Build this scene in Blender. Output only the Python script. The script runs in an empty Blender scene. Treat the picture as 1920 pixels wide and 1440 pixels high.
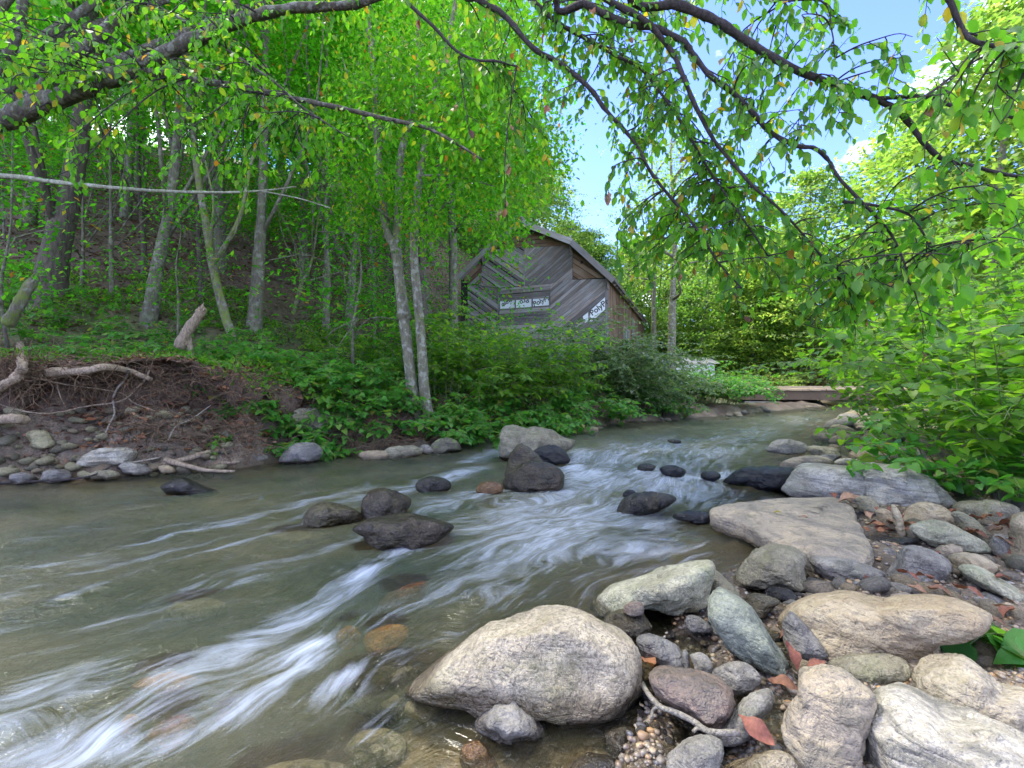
import bpy, math, random
import numpy as np
from mathutils import Vector, Matrix

SC = bpy.context.scene
COL = SC.collection
R = math.radians
random.seed(5)
rng = np.random.default_rng(5)

# ------------------------------------------------------------------ camera
FP, HZ, CAMH = 850.0, 712.0, 1.0          # focal length and horizon in photo pixels, eye height
cam_d = bpy.data.cameras.new('camera')
cam = bpy.data.objects.new('camera', cam_d)
COL.objects.link(cam)
cam.location = (0, 0, CAMH)
cam.rotation_euler = (R(90), 0, 0)
cam_d.sensor_width = 36
cam_d.lens = 36 * FP / 1920
cam_d.shift_y = -(720 - HZ) / 1920
cam_d.clip_start = 0.05
cam_d.clip_end = 1500
SC.camera = cam

# ------------------------------------------------------------------ light
SUN_EL, SUN_AZ = R(56), R(-50)            # azimuth from +Y towards +X
sd = Vector((math.sin(SUN_AZ) * math.cos(SUN_EL), math.cos(SUN_AZ) * math.cos(SUN_EL), math.sin(SUN_EL)))
sun_d = bpy.data.lights.new('sun', 'SUN')
sun_d.energy = 1.5
sun_d.angle = R(14)
sun_d.color = (1.0, 0.94, 0.82)
sun = bpy.data.objects.new('sun', sun_d)
COL.objects.link(sun)
sun.rotation_euler = sd.to_track_quat('Z', 'Y').to_euler()

W = bpy.data.worlds.new('World')
SC.world = W
W.use_nodes = True
nt = W.node_tree
nt.nodes.clear()
sky = nt.nodes.new('ShaderNodeTexSky')
sky.sky_type = 'NISHITA'
sky.sun_disc = False
sky.sun_elevation = SUN_EL
sky.sun_rotation = SUN_AZ
sky.air_density = 0.55
sky.dust_density = 0.0
sky.ozone_density = 4.0
tc = nt.nodes.new('ShaderNodeTexCoord')
mp = nt.nodes.new('ShaderNodeMapping')
mp.inputs['Scale'].default_value = (1.0, 1.0, 1.7)
mp.inputs['Location'].default_value = (0.7, 0.0, 1.0)
nz = nt.nodes.new('ShaderNodeTexNoise')
nz.inputs['Scale'].default_value = 2.1
nz.inputs['Detail'].default_value = 7
nz.inputs['Roughness'].default_value = 0.55
rp = nt.nodes.new('ShaderNodeValToRGB')
rp.color_ramp.elements[0].position = 0.50
rp.color_ramp.elements[0].color = (0, 0, 0, 1)
rp.color_ramp.elements[1].position = 0.62
rp.color_ramp.elements[1].color = (1, 1, 1, 1)
mx = nt.nodes.new('ShaderNodeMix')
mx.data_type = 'RGBA'
mx.inputs['B'].default_value = (7.5, 7.5, 7.5, 1)
bg = nt.nodes.new('ShaderNodeBackground')
bg.inputs['Strength'].default_value = 0.15
wo = nt.nodes.new('ShaderNodeOutputWorld')
nt.links.new(tc.outputs['Generated'], mp.inputs['Vector'])
nt.links.new(mp.outputs['Vector'], nz.inputs['Vector'])
nt.links.new(nz.outputs['Fac'], rp.inputs['Fac'])
nt.links.new(rp.outputs['Color'], mx.inputs['Factor'])
hs = nt.nodes.new('ShaderNodeMix')
hs.data_type = 'RGBA'
hs.blend_type = 'MULTIPLY'
hs.inputs['Factor'].default_value = 1.0
hs.inputs['B'].default_value = (.57, .545, .80, 1)
nt.links.new(sky.outputs['Color'], hs.inputs['A'])
nt.links.new(hs.outputs['Result'], mx.inputs['A'])
nt.links.new(mx.outputs['Result'], bg.inputs['Color'])
nt.links.new(bg.outputs['Background'], wo.inputs['Surface'])

SC.view_settings.view_transform = 'Standard'
SC.view_settings.look = 'None'
SC.view_settings.gamma = 1
SC.view_settings.exposure = 3.0
SC.view_settings.use_curve_mapping = False
SC.render.engine = 'CYCLES'
cy = SC.cycles
cy.max_bounces = 10
cy.diffuse_bounces = 4
cy.glossy_bounces = 3
cy.transmission_bounces = 6
cy.transparent_max_bounces = 16
cy.caustics_reflective = False
cy.caustics_refractive = False
cy.sample_clamp_indirect = 4
cy.use_denoising = True
try:
    cy.denoiser = 'OPENIMAGEDENOISE'
except Exception:
    pass

# ------------------------------------------------------------------ helpers
def P(px, py, Y):
    """the point at depth Y seen at photo pixel px, py"""
    return Vector(((px - 960) / FP * Y, Y, CAMH - (py - HZ) / FP * Y))

def G(px, py, z=0.0):
    """the point of height z seen at photo pixel px, py"""
    return P(px, py, FP * (CAMH - z) / (py - HZ))

def tag(o, label=None, cat=None, group=None, kind=None):
    if label: o['label'] = label
    if cat: o['category'] = cat
    if group: o['group'] = group
    if kind: o['kind'] = kind
    return o

def empty(name, loc, rz=0.0):
    o = bpy.data.objects.new(name, None)
    o.location = loc
    o.rotation_euler = (0, 0, rz)
    o.empty_display_size = 0.2
    COL.objects.link(o)
    return o

def link(name, me, parent=None, loc=(0, 0, 0)):
    o = bpy.data.objects.new(name, me)
    o.location = loc
    COL.objects.link(o)
    if parent is not None: o.parent = parent
    return o

def make_mesh(name, V, F, mat, smooth=True):
    """V (n,3); F a list of int arrays (m,k)"""
    me = bpy.data.meshes.new(name)
    V = np.asarray(V, dtype=np.float32)
    F = [np.asarray(f, dtype=np.int32) for f in F if len(f)]
    me.vertices.add(len(V))
    me.vertices.foreach_set('co', V.ravel())
    li = np.concatenate([f.ravel() for f in F])
    cnt = np.concatenate([np.full(len(f), f.shape[1], dtype=np.int32) for f in F])
    st = np.concatenate([[0], np.cumsum(cnt)[:-1]]).astype(np.int32)
    me.loops.add(len(li))
    me.loops.foreach_set('vertex_index', li)
    me.polygons.add(len(cnt))
    me.polygons.foreach_set('loop_start', st)
    me.polygons.foreach_set('use_smooth', np.full(len(cnt), smooth, dtype=bool))
    me.update(calc_edges=True)
    if mat is not None: me.materials.append(mat)
    return me

class MB:
    def __init__(self):
        self.V, self.F, self.n = [], [], 0
    def add(self, V, *F):
        V = np.asarray(V, dtype=np.float64)
        self.V.append(V)
        for f in F: self.F.append(np.asarray(f, dtype=np.int64) + self.n)
        self.n += len(V)
        return self
    def tube(self, path, radii, seg=8, rough=0.0, cap=True):
        p = np.asarray([tuple(q) for q in path], dtype=float)
        r = np.asarray(radii, dtype=float)
        n = len(p)
        t = np.gradient(p, axis=0)
        t /= np.linalg.norm(t, axis=1)[:, None] + 1e-9
        ref = np.array([0.0, 0.0, 1.0]) if abs(t[:, 2]).mean() < 0.8 else np.array([0.0, 1.0, 0.0])
        a = np.cross(t, ref); a /= np.linalg.norm(a, axis=1)[:, None] + 1e-9
        b = np.cross(t, a)
        an = np.linspace(0, 2 * np.pi, seg, endpoint=False)
        rr = r[:, None] * np.ones((1, seg))
        if rough: rr = rr * (1 + rough * (rng.random((n, seg)) - .5) * 2)
        V = p[:, None, :] + rr[:, :, None] * (np.cos(an)[None, :, None] * a[:, None, :] + np.sin(an)[None, :, None] * b[:, None, :])
        i = np.arange(n - 1)[:, None] * seg
        j = np.arange(seg)[None, :]
        k = (j + 1) % seg
        Fq = np.stack([i + j, i + k, i + seg + k, i + seg + j], -1).reshape(-1, 4)
        V = V.reshape(-1, 3)
        if cap:
            V = np.vstack([V, p[:1] - t[:1] * 0, p[-1:]])
            e0, e1 = n * seg, n * seg + 1
            jj = np.arange(seg); kk = (jj + 1) % seg
            T0 = np.stack([np.full(seg, e0), kk, jj], -1)
            T1 = np.stack([np.full(seg, e1), (n - 1) * seg + jj, (n - 1) * seg + kk], -1)
            return self.add(V, Fq, np.vstack([T0, T1]))
        return self.add(V, Fq)
    def box(self, lo, hi, M=None):
        x0, y0, z0 = lo; x1, y1, z1 = hi
        V = np.array([[x0,y0,z0],[x1,y0,z0],[x1,y1,z0],[x0,y1,z0],[x0,y0,z1],[x1,y0,z1],[x1,y1,z1],[x0,y1,z1]], float)
        if M is not None: V = np.array([tuple(M @ Vector(v)) for v in V])
        return self.add(V, [[0,3,2,1],[4,5,6,7],[0,1,5,4],[1,2,6,5],[2,3,7,6],[3,0,4,7]])
    def mesh(self, name, mat, smooth=True):
        by = {}
        for f in self.F: by.setdefault(f.shape[1], []).append(f)
        return make_mesh(name, np.vstack(self.V), [np.vstack(v) for v in by.values()], mat, smooth)
    def obj(self, name, mat, parent=None, smooth=True, loc=(0, 0, 0)):
        return link(name, self.mesh(name, mat, smooth), parent, loc)

def smooth_path(pts, n):
    """Catmull-Rom through pts, n samples"""
    p = np.asarray([tuple(q) for q in pts], float)
    p = np.vstack([2 * p[0] - p[1], p, 2 * p[-1] - p[-2]])
    m = len(p) - 3
    out = []
    for t in np.linspace(0, m - 1e-6, n):
        i = int(t); f = t - i
        a, b, c, d = p[i:i + 4]
        out.append(0.5 * (2 * b + (c - a) * f + (2 * a - 5 * b + 4 * c - d) * f * f + (3 * b - a - 3 * c + d) * f ** 3))
    return np.array(out)

def sstep(a, b, x):
    t = np.clip((x - a) / (b - a), 0, 1)
    return t * t * (3 - 2 * t)

_perm = np.random.default_rng(11).permutation(256)
_perm = np.concatenate([_perm, _perm, _perm])
_val = np.random.default_rng(12).random(256) * 2 - 1

def vnoise(p):
    p = np.asarray(p, float)
    i = np.floor(p).astype(int); f = p - i
    f = f * f * f * (f * (f * 6 - 15) + 10)
    i &= 255
    def h(dx, dy, dz):
        return _val[_perm[_perm[_perm[(i[:, 0] + dx) & 255] + ((i[:, 1] + dy) & 255)] + ((i[:, 2] + dz) & 255)] & 255]
    x, y, z = f[:, 0], f[:, 1], f[:, 2]
    def L(a, b, t): return a + (b - a) * t
    return L(L(L(h(0,0,0), h(1,0,0), x), L(h(0,1,0), h(1,1,0), x), y), L(L(h(0,0,1), h(1,0,1), x), L(h(0,1,1), h(1,1,1), x), y), z)

def fbm(p, oct=4, gain=.5):
    s = 0; a = 1; p = np.asarray(p, float)
    for k in range(oct):
        s = s + a * vnoise(p * 2 ** k + 17.3 * k); a *= gain
    return s

# ------------------------------------------------------------------ materials
class NT:
    """small wrapper for building node trees"""
    def __init__(self, name):
        self.m = bpy.data.materials.new(name)
        self.m.use_nodes = True
        self.t = self.m.node_tree
        self.t.nodes.clear()
        self.out = self.t.nodes.new('ShaderNodeOutputMaterial')
    def n(self, typ, ins=None, **kw):
        nd = self.t.nodes.new('ShaderNode' + typ)
        for k, v in kw.items(): setattr(nd, k, v)
        for k, v in (ins or {}).items(): self.set(nd, k, v)
        return nd
    def set(self, nd, k, v):
        s = nd.inputs[k]
        if hasattr(v, 'links') and hasattr(v, 'node'): self.t.links.new(v, s)
        elif isinstance(v, tuple) and len(v) == 3 and s.type == 'RGBA': s.default_value = (*v, 1)
        else: s.default_value = v
    def noise(self, vec, scale, detail=3, rough=.55, dist=0.0):
        return self.n('TexNoise', {'Vector': vec, 'Scale': scale, 'Detail': detail, 'Roughness': rough, 'Distortion': dist}).outputs['Fac']
    def ramp(self, fac, *stops):
        nd = self.n('ValToRGB', {'Fac': fac})
        e = nd.color_ramp.elements
        while len(e) < len(stops): e.new(0.5)
        for q, (pos, c) in zip(e, stops):
            q.position = pos
            q.color = (*c, 1) if isinstance(c, tuple) else (c, c, c, 1)
        return nd.outputs['Color']
    def mix(self, f, a, b, mode='MIX'):
        nd = self.n('Mix', data_type='RGBA', blend_type=mode)
        self.set(nd, 'Factor', f); 
        for k, v in ((6, a), (7, b)):
            s = nd.inputs[k]
            if hasattr(v, 'links'): self.t.links.new(v, s)
            else: s.default_value = (*v, 1) if isinstance(v, tuple) else (v, v, v, 1)
        return nd.outputs[2]
    def math(self, op, a, b=0.0, c=None, clamp=False):
        nd = self.n('Math', operation=op, use_clamp=clamp)
        for i, v in enumerate((a, b) if c is None else (a, b, c)):
            if hasattr(v, 'links'): self.t.links.new(v, nd.inputs[i])
            else: nd.inputs[i].default_value = v
        return nd.outputs[0]
    def bump(self, h, strength=.5, dist=.02, normal=None):
        nd = self.n('Bump', {'Height': h, 'Strength': strength, 'Distance': dist})
        if normal is not None: self.set(nd, 'Normal', normal)
        return nd.outputs['Normal']
    def surf(self, s):
        self.t.links.new(s, self.out.inputs['Surface'])
        return self.m

def leaf_mat(name, stops, trans=1.7, tfac=.5, rough=.42, spec=.35, vein_=.34):
    """leaf: one of several leaf colours by chance per leaf, thin and translucent"""
    k = NT(name)
    g = k.n('NewGeometry'); oi = k.n('ObjectInfo')
    r = k.math('FRACT', k.math('ADD', g.outputs['Random Per Island'], k.math('MULTIPLY', oi.outputs['Random'], 7.31)))
    c = k.ramp(r, *stops)
    vein = k.noise(k.n('TexCoord').outputs['Object'], 30 if vein_ < .5 else 7, 4)
    c = k.mix(vein_, c, k.ramp(vein, (.3, (.35, .35, .35)), (.7, (1.0, 1.0, 1.0))), 'MULTIPLY')
    pb = k.n('BsdfPrincipled', {'Base Color': c, 'Roughness': rough, 'Specular IOR Level': spec})
    tr = k.n('BsdfTranslucent', {'Color': k.mix(1.0, c, (trans, trans * 1.02, trans * .55), 'MULTIPLY')})
    ms = k.n('MixShader', {'Fac': tfac})
    k.t.links.new(pb.outputs[0], ms.inputs[1]); k.t.links.new(tr.outputs[0], ms.inputs[2])
    return k.surf(ms.outputs[0])

def rock_mat(name, c1, c2, dark, speck=.5, band=.3, moss=.0, rough=.75, wet=.055, alwayswet=False, moss_c=(.09, .12, .025), pit=1.0):
    k = NT(name)
    tcd = k.n('TexCoord'); oi = k.n('ObjectInfo'); g = k.n('NewGeometry')
    off = k.n('VectorMath', {0: tcd.outputs['Object']}, operation='ADD')
    k.t.links.new(k.n('CombineXYZ', {'X': k.math('MULTIPLY', oi.outputs['Random'], 37.0), 'Y': k.math('MULTIPLY', oi.outputs['Random'], 11.0), 'Z': 0.0}).outputs[0], off.inputs[1])
    v = off.outputs[0]
    vb = k.n('Mapping', {'Vector': v, 'Rotation': (.5, .35, .3), 'Scale': (3.0, 3.0, 26.0)}).outputs[0]
    n1 = k.noise(v, 5, 5, .6)
    nb = k.noise(vb, 1.0, 5, .6, 1.2)
    ns = k.noise(v, 85, 4, .65)
    ns2 = k.noise(v, 210, 2, .6)
    nc = k.noise(v, 17, 4, .65, .6)
    c = k.mix(k.ramp(n1, (.42, 0.0), (.58, 1.0)), c1, c2)
    c = k.mix(k.math('MULTIPLY', k.ramp(nb, (.47, 0.0), (.57, 1.0)), band), c, dark)
    c = k.mix(k.math('MULTIPLY', k.ramp(ns, (.49, 0.0), (.57, 1.0)), speck), c, dark)
    c = k.mix(k.math('MULTIPLY', k.ramp(ns2, (.55, 0.0), (.68, 1.0)), speck * .6), c, tuple(min(1, x * 1.7) for x in c1))
    c = k.mix(k.math('MULTIPLY', k.ramp(nc, (.53, 0.0), (.62, 1.0)), .5), c, tuple(x * .45 for x in c2))
    if moss > 0:
        nm = k.noise(v, 7, 4, .7)
        c = k.mix(k.math('MULTIPLY', k.ramp(nm, (.50, 0.0), (.66, 1.0)), moss), c, moss_c)
    z = k.n('SeparateXYZ', {'Vector': g.outputs['Position']}).outputs['Z']
    if alwayswet:
        w = 1.0
        cw = k.mix(1.0, c, (.55, .52, .5), 'MULTIPLY')
        rr = k.ramp(nc, (.3, .08), (.7, .28))
    else:
        zz = k.math('ADD', z, k.math('MULTIPLY', k.math('SUBTRACT', n1, .5), .05))
        w = k.n('MapRange', {'Value': zz, 'From Min': wet, 'From Max': wet - .03, 'To Min': 0.0, 'To Max': 1.0}).outputs[0]
        cw = k.mix(w, c, k.mix(1.0, c, (.38, .35, .31), 'MULTIPLY'))
        rr = k.n('MapRange', {'Value': w, 'To Min': rough, 'To Max': .22}).outputs[0]
    h = k.math('ADD', k.math('MULTIPLY', ns, .30 * pit), k.math('ADD', k.math('MULTIPLY', nc, .8), k.math('MULTIPLY', nb, .5)))
    vr = k.n('TexVoronoi', {'Vector': v, 'Scale': 6.5, 'Randomness': 1.0}, feature='DISTANCE_TO_EDGE').outputs['Distance']
    b = k.bump(h, 1.0, .032)
    b = k.bump(n1, .6, .08, b)
    pb = k.n('BsdfPrincipled', {'Base Color': cw, 'Roughness': rr, 'Normal': b, 'Specular IOR Level': .4})
    return k.surf(pb.outputs[0])

def bark_mat(name, c1, c2, moss=0.0, moss_c=(.10, .14, .03), lich=0.0, scale=1.0):
    k = NT(name)
    g = k.n('TexCoord').outputs['Object']
    v = k.n('Mapping', {'Vector': g, 'Scale': (1, 1, .25)}).outputs[0]
    n1 = k.noise(v, 26 * scale, 5, .65)
    n2 = k.noise(g, 7 * scale, 4, .6)
    c = k.mix(k.ramp(n1, (.35, 0.0), (.65, 1.0)), c1, c2)
    if lich: c = k.mix(k.math('MULTIPLY', k.ramp(k.noise(g, 11 * scale, 3), (.52, 0.0), (.62, 1.0)), lich), c, (.40, .42, .36))
    if moss: c = k.mix(k.math('MULTIPLY', k.ramp(n2, (.42, 0.0), (.60, 1.0)), moss), c, moss_c)
    pb = k.n('BsdfPrincipled', {'Base Color': c, 'Roughness': .85, 'Normal': k.bump(k.math('ADD', n1, k.math('MULTIPLY', n2, .6)), .8, .03), 'Specular IOR Level': .2})
    return k.surf(pb.outputs[0])

def wood_mat(name, c1, c2, c3, axis=(1, 18, 18)):
    """weathered board: grain along local x of the board, tone differs board by board"""
    k = NT(name)
    oi = k.n('ObjectInfo')
    g = k.n('TexCoord').outputs['UV']
    off = k.n('VectorMath', {0: g}, operation='ADD')
    k.t.links.new(k.n('CombineXYZ', {'X': k.math('MULTIPLY', oi.outputs['Random'], 50.0), 'Y': k.math('MULTIPLY', oi.outputs['Random'], 31.0), 'Z': 0.0}).outputs[0], off.inputs[1])
    v = k.n('Mapping', {'Vector': off.outputs[0], 'Scale': axis}).outputs[0]
    n1 = k.noise(v, 1.6, 6, .65, .4)
    n2 = k.noise(off.outputs[0], 1.3, 3)
    c = k.mix(k.ramp(n1, (.34, 0.0), (.66, 1.0)), c1, c2)
    c = k.mix(k.math('MULTIPLY', k.ramp(n2, (.40, 0.0), (.68, 1.0)), .75), c, c3)
    c = k.mix(1.0, c, k.ramp(oi.outputs['Random'], (0.0, .50), (.5, .85), (1.0, 1.25)), 'MULTIPLY')
    pb = k.n('BsdfPrincipled', {'Base Color': c, 'Roughness': .8, 'Normal': k.bump(n1, .6, .01), 'Specular IOR Level': .25})
    return k.surf(pb.outputs[0])

def plain_mat(name, c, rough=.7, var=.25, scale=9, bump=.2):
    k = NT(name)
    n1 = k.noise(k.n('TexCoord').outputs['Object'], scale, 4, .6)
    cc = k.mix(k.math('MULTIPLY', n1, 1.0), tuple(x * (1 - var) for x in c), tuple(min(1, x * (1 + var)) for x in c))
    pb = k.n('BsdfPrincipled', {'Base Color': cc, 'Roughness': rough, 'Normal': k.bump(n1, bump, .01)})
    return k.surf(pb.outputs[0])

M = {}
# rocks
M['tan'] = rock_mat('tan_speckled_rock', (.41, .355, .255), (.30, .25, .17), (.12, .105, .075), .62, .25, .25, wet=.10, moss_c=(.17, .18, .05))
M['tanflat'] = rock_mat('tan_banded_rock', (.365, .30, .205), (.27, .23, .17), (.13, .115, .095), .25, .55, .10)
M['ochre'] = rock_mat('ochre_rock', (.395, .33, .215), (.295, .235, .145), (.17, .12, .07), .25, .4, .08)
M['pale'] = rock_mat('pale_streaked_rock', (.42, .385, .31), (.32, .29, .225), (.11, .105, .085), .35, .8, .08)
M['cream'] = rock_mat('cream_rock', (.40, .345, .25), (.285, .24, .16), (.13, .11, .07), .3, .4, .22, moss_c=(.22, .21, .09))
M['grey'] = rock_mat('grey_rock', (.28, .26, .22), (.19, .175, .145), (.07, .066, .06), .35, .35, .15)
M['greyolive'] = rock_mat('olive_grey_rock', (.28, .255, .175), (.19, .17, .11), (.07, .065, .045), .4, .3, .5, moss_c=(.13, .14, .06))
M['green'] = rock_mat('blue_green_rock', (.26, .275, .205), (.18, .195, .15), (.07, .08, .065), .35, .35, .12)
M['mossgrey'] = rock_mat('mossy_grey_rock', (.42, .40, .28), (.29, .275, .18), (.09, .09, .065), .45, .2, .5, moss_c=(.21, .24, .12))
M['purple'] = rock_mat('purple_brown_rock', (.19, .13, .095), (.135, .112, .088), (.06, .053, .045), .3, .4, .0, rough=.42)
M['slate'] = rock_mat('blue_grey_stone', (.20, .19, .17), (.135, .128, .115), (.055, .053, .048), .3, .4, .0, rough=.5)
M['dark'] = rock_mat('wet_dark_rock', (.042, .040, .033), (.028, .026, .02), (.014, .014, .012), .4, .3, .35, alwayswet=True, moss_c=(.10, .085, .03))
M['wetolive'] = rock_mat('wet_olive_rock', (.15, .135, .08), (.085, .07, .04), (.03, .027, .018), .45, .3, .5, alwayswet=True, moss_c=(.20, .19, .09))
M['wetbrown'] = rock_mat('wet_brown_rock', (.085, .064, .038), (.05, .042, .026), (.02, .018, .013), .45, .3, .3, alwayswet=True, moss_c=(.13, .12, .05))
M['black'] = rock_mat('wet_black_rock', (.024, .026, .029), (.016, .017, .02), (.009, .009, .010), .2, .3, .0, alwayswet=True)
M['rustdull'] = rock_mat('dull_rusty_rock', (.34, .19, .08), (.22, .12, .05), (.09, .055, .03), .4, .3, .3, alwayswet=True, moss_c=(.12, .10, .04))
M['rust'] = rock_mat('rusty_orange_rock', (.78, .36, .08), (.62, .24, .04), (.20, .07, .02), .3, .3, .0, wet=-9)
M['redbrown'] = rock_mat('red_brown_rock', (.50, .20, .08), (.34, .12, .05), (.10, .05, .03), .3, .3, .0, wet=-9)
M['sunk'] = rock_mat('sunken_tan_rock', (.42, .35, .21), (.33, .27, .15), (.16, .12, .07), .35, .2, .2, wet=-9)
M['bankstone'] = rock_mat('bank_stone', (.46, .42, .25), (.34, .31, .18), (.13, .12, .08), .35, .35, .3, moss_c=(.17, .19, .07))
M['bluepale'] = rock_mat('pale_blue_grey_rock', (.42, .40, .33), (.30, .28, .22), (.10, .09, .07), .25, .5, .25, moss_c=(.20, .18, .10))
M['mossrock'] = rock_mat('moss_covered_rock', (.14, .13, .09), (.09, .085, .06), (.05, .05, .035), .4, .2, 1.0, moss_c=(.12, .19, .02))

def gravel_mat():
    k = NT('pebble_mix')
    g = k.n('NewGeometry'); oi = k.n('ObjectInfo')
    r = k.math('FRACT', k.math('ADD', g.outputs['Random Per Island'], k.math('MULTIPLY', oi.outputs['Random'], 5.7)))
    c = k.ramp(r, (0.0, (.07, .06, .05)), (.2, (.24, .20, .15)), (.38, (.36, .21, .085)), (.5, (.10, .10, .105)), (.65, (.36, .28, .18)), (.78, (.17, .115, .075)), (.9, (.26, .25, .23)), (1.0, (.42, .30, .13)))
    v = k.n('TexCoord').outputs['Object']
    n1 = k.noise(v, 60, 3)
    c = k.mix(.5, c, k.ramp(n1, (.3, .4), (.7, 1.2)), 'MULTIPLY')
    pb = k.n('BsdfPrincipled', {'Base Color': c, 'Roughness': .34, 'Normal': k.bump(n1, .25, .004)})
    return k.surf(pb.outputs[0])
M['gravel'] = gravel_mat()

# leaves: yellow, orange and brown ones among the green
G_ = lambda r, g, b: (r, g, b)
M['leaf_hill'] = leaf_mat('woodland_leaf', [(0.0, (.030, .135, .008)), (.3, (.042, .20, .010)), (.6, (.058, .25, .012)), (.9, (.095, .29, .016)), (.97, (.16, .24, .02)), (.985, (.30, .20, .02)), (1.0, (.16, .06, .02))], 2.4, .6)
M['leaf_birch'] = leaf_mat('yellow_green_leaf', [(0.0, (.042, .15, .009)), (.35, (.068, .22, .011)), (.75, (.10, .27, .014)), (.955, (.18, .26, .018)), (.985, (.34, .25, .02)), (.994, (.34, .15, .02)), (1.0, (.10, .035, .02))], 2.4, .6)  # slightly yellower, brighter green than the woodland leaf
M['leaf_over'] = leaf_mat('overhanging_leaf', [(0.0, (.040, .14, .014)), (.4, (.066, .20, .016)), (.8, (.10, .25, .02)), (.955, (.15, .25, .022)), (.985, (.38, .27, .02)), (.994, (.26, .12, .02)), (1.0, (.07, .03, .018))], 2.3, .58, .38, .4)
M['leaf_yellow'] = leaf_mat('yellowing_leaf', [(0.0, (.42, .28, .02)), (.5, (.36, .28, .03)), (1.0, (.20, .22, .02))], 1.6, .5)
M['leaf_tan'] = leaf_mat('tan_tinged_leaf', [(0.0, (.10, .13, .03)), (.5, (.20, .15, .05)), (1.0, (.28, .15, .07))], 1.7, .5)
M['leaf_far'] = leaf_mat('pale_tree_leaf', [(0.0, (.075, .16, .03)), (.4, (.11, .21, .04)), (.8, (.17, .26, .055)), (1.0, (.24, .29, .08))], 2.2, .55)
M['leaf_fardark'] = leaf_mat('dark_tree_leaf', [(0.0, (.055, .14, .028)), (.5, (.085, .19, .035)), (1.0, (.14, .24, .05))], 2.2, .55)
M['leaf_knot'] = leaf_mat('knotweed_leaf', [(0.0, (.045, .18, .026)), (.4, (.068, .25, .03)), (.8, (.10, .27, .034)), (.96, (.14, .25, .035)), (1.0, (.22, .20, .04))], 1.9, .48, .42, .35)
M['leaf_knotsun'] = leaf_mat('knotweed_sunlit_leaf', [(0.0, (.050, .145, .016)), (.4, (.085, .21, .018)), (.8, (.12, .26, .02)), (1.0, (.19, .30, .03))], 2.2, .55, .42, .35)  # lit copy of the knotweed leaf, sunlight put into its yellower colour
M['leaf_vine'] = leaf_mat('vine_leaf', [(0.0, (.045, .105, .03)), (.5, (.075, .155, .04)), (.9, (.11, .19, .06)), (1.0, (.25, .28, .18))], 1.7, .45)
M['leaf_low'] = leaf_mat('ground_cover_leaf', [(0.0, (.05, .17, .014)), (.5, (.09, .25, .018)), (.9, (.14, .30, .025)), (1.0, (.18, .30, .03))], 1.9, .5)
M['leaf_dead'] = leaf_mat('fallen_leaf', [(0.0, (.24, .085, .035)), (.35, (.33, .15, .07)), (.6, (.20, .095, .055)), (.85, (.40, .24, .15)), (1.0, (.10, .05, .03))], 1.2, .15, .6, .3, .75)
M['leaf_litter'] = leaf_mat('leaf_litter', [(0.0, (.085, .04, .022)), (.4, (.13, .07, .042)), (.7, (.19, .10, .065)), (.95, (.25, .15, .11)), (1.0, (.30, .14, .05))], 1.1, .15, .7, .2)
M['leaf_red'] = leaf_mat('red_fallen_leaf', [(0.0, (.22, .075, .045)), (.5, (.28, .10, .065)), (1.0, (.20, .09, .055))], 1.2, .15, .6, .3, .8)
# bark and wood
M['bark_grey'] = bark_mat('grey_bark', (.155, .14, .11), (.07, .062, .05), .35, lich=.28)
M['bark_birch'] = bark_mat('pale_grey_bark', (.19, .175, .135), (.085, .078, .058), .35, (.14, .16, .05), .45)
M['bark_dark'] = bark_mat('dark_furrowed_bark', (.105, .085, .07), (.045, .037, .03), .12)
M['bark_moss'] = bark_mat('mossy_bark', (.19, .17, .13), (.09, .08, .06), .85, (.13, .18, .03), .3)
M['bark_limb'] = bark_mat('overhanging_limb_bark', (.085, .075, .065), (.035, .03, .026), .30, (.09, .10, .03), .25, 1.6)
M['twig'] = bark_mat('twig_bark', (.055, .046, .045), (.028, .024, .024), 0, scale=2)
M['root'] = bark_mat('root_bark', (.36, .285, .20), (.16, .12, .085), .05, scale=2)
M['rootfine'] = bark_mat('rootlet', (.22, .15, .095), (.085, .057, .036), 0, scale=3)
M['stick'] = bark_mat('bleached_stick', (.38, .34, .28), (.20, .175, .14), .1, scale=3)
M['deadbranch'] = bark_mat('lichened_branch', (.30, .31, .24), (.15, .145, .11), .4, (.20, .23, .11), .6, 2)
M['stem'] = plain_mat('knotweed_stem', (.13, .15, .06), .5, .4, 14)
M['board_grey'] = wood_mat('weathered_grey_board', (.36, .335, .325), (.125, .12, .115), (.22, .165, .12))
M['board_brown'] = wood_mat('weathered_brown_board', (.22, .13, .075), (.10, .062, .04), (.24, .18, .13))
M['board_light'] = wood_mat('pale_weathered_board', (.36, .35, .34), (.19, .185, .18), (.25, .21, .17))
M['barn_dark'] = plain_mat('backing_and_hole_shade', (.02, .018, .016), .9)  # near-black backing; on the disc it stands for shade inside the hole
M['roof_metal'] = plain_mat('dull_roof_metal', (.22, .22, .23), .5, .2, 6)
M['film'] = plain_mat('house_wrap_film', (.62, .66, .66), .45, .05, 3, .1)
M['print'] = plain_mat('printed_letter', (.03, .03, .035), .5, 0, 3, 0)
M['glass'] = plain_mat('dull_window_pane', (.22, .26, .26), .15, .2, 2, .05)
M['deck'] = plain_mat('pale_deck_plank', (.52, .39, .23), .8, .3, 14)
M['beam'] = plain_mat('dark_beam', (.15, .10, .055), .8, .3, 10)
M['block'] = plain_mat('concrete_block', (.30, .27, .23), .9, .3, 12)
M['white_wall'] = plain_mat('white_siding', (.75, .74, .72), .6, .05, 4)
M['roof_red'] = plain_mat('red_roof', (.35, .13, .11), .7, .2, 6)
M['steel'] = plain_mat('pale_cable', (.6, .6, .58), .4, .1, 4)

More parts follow.
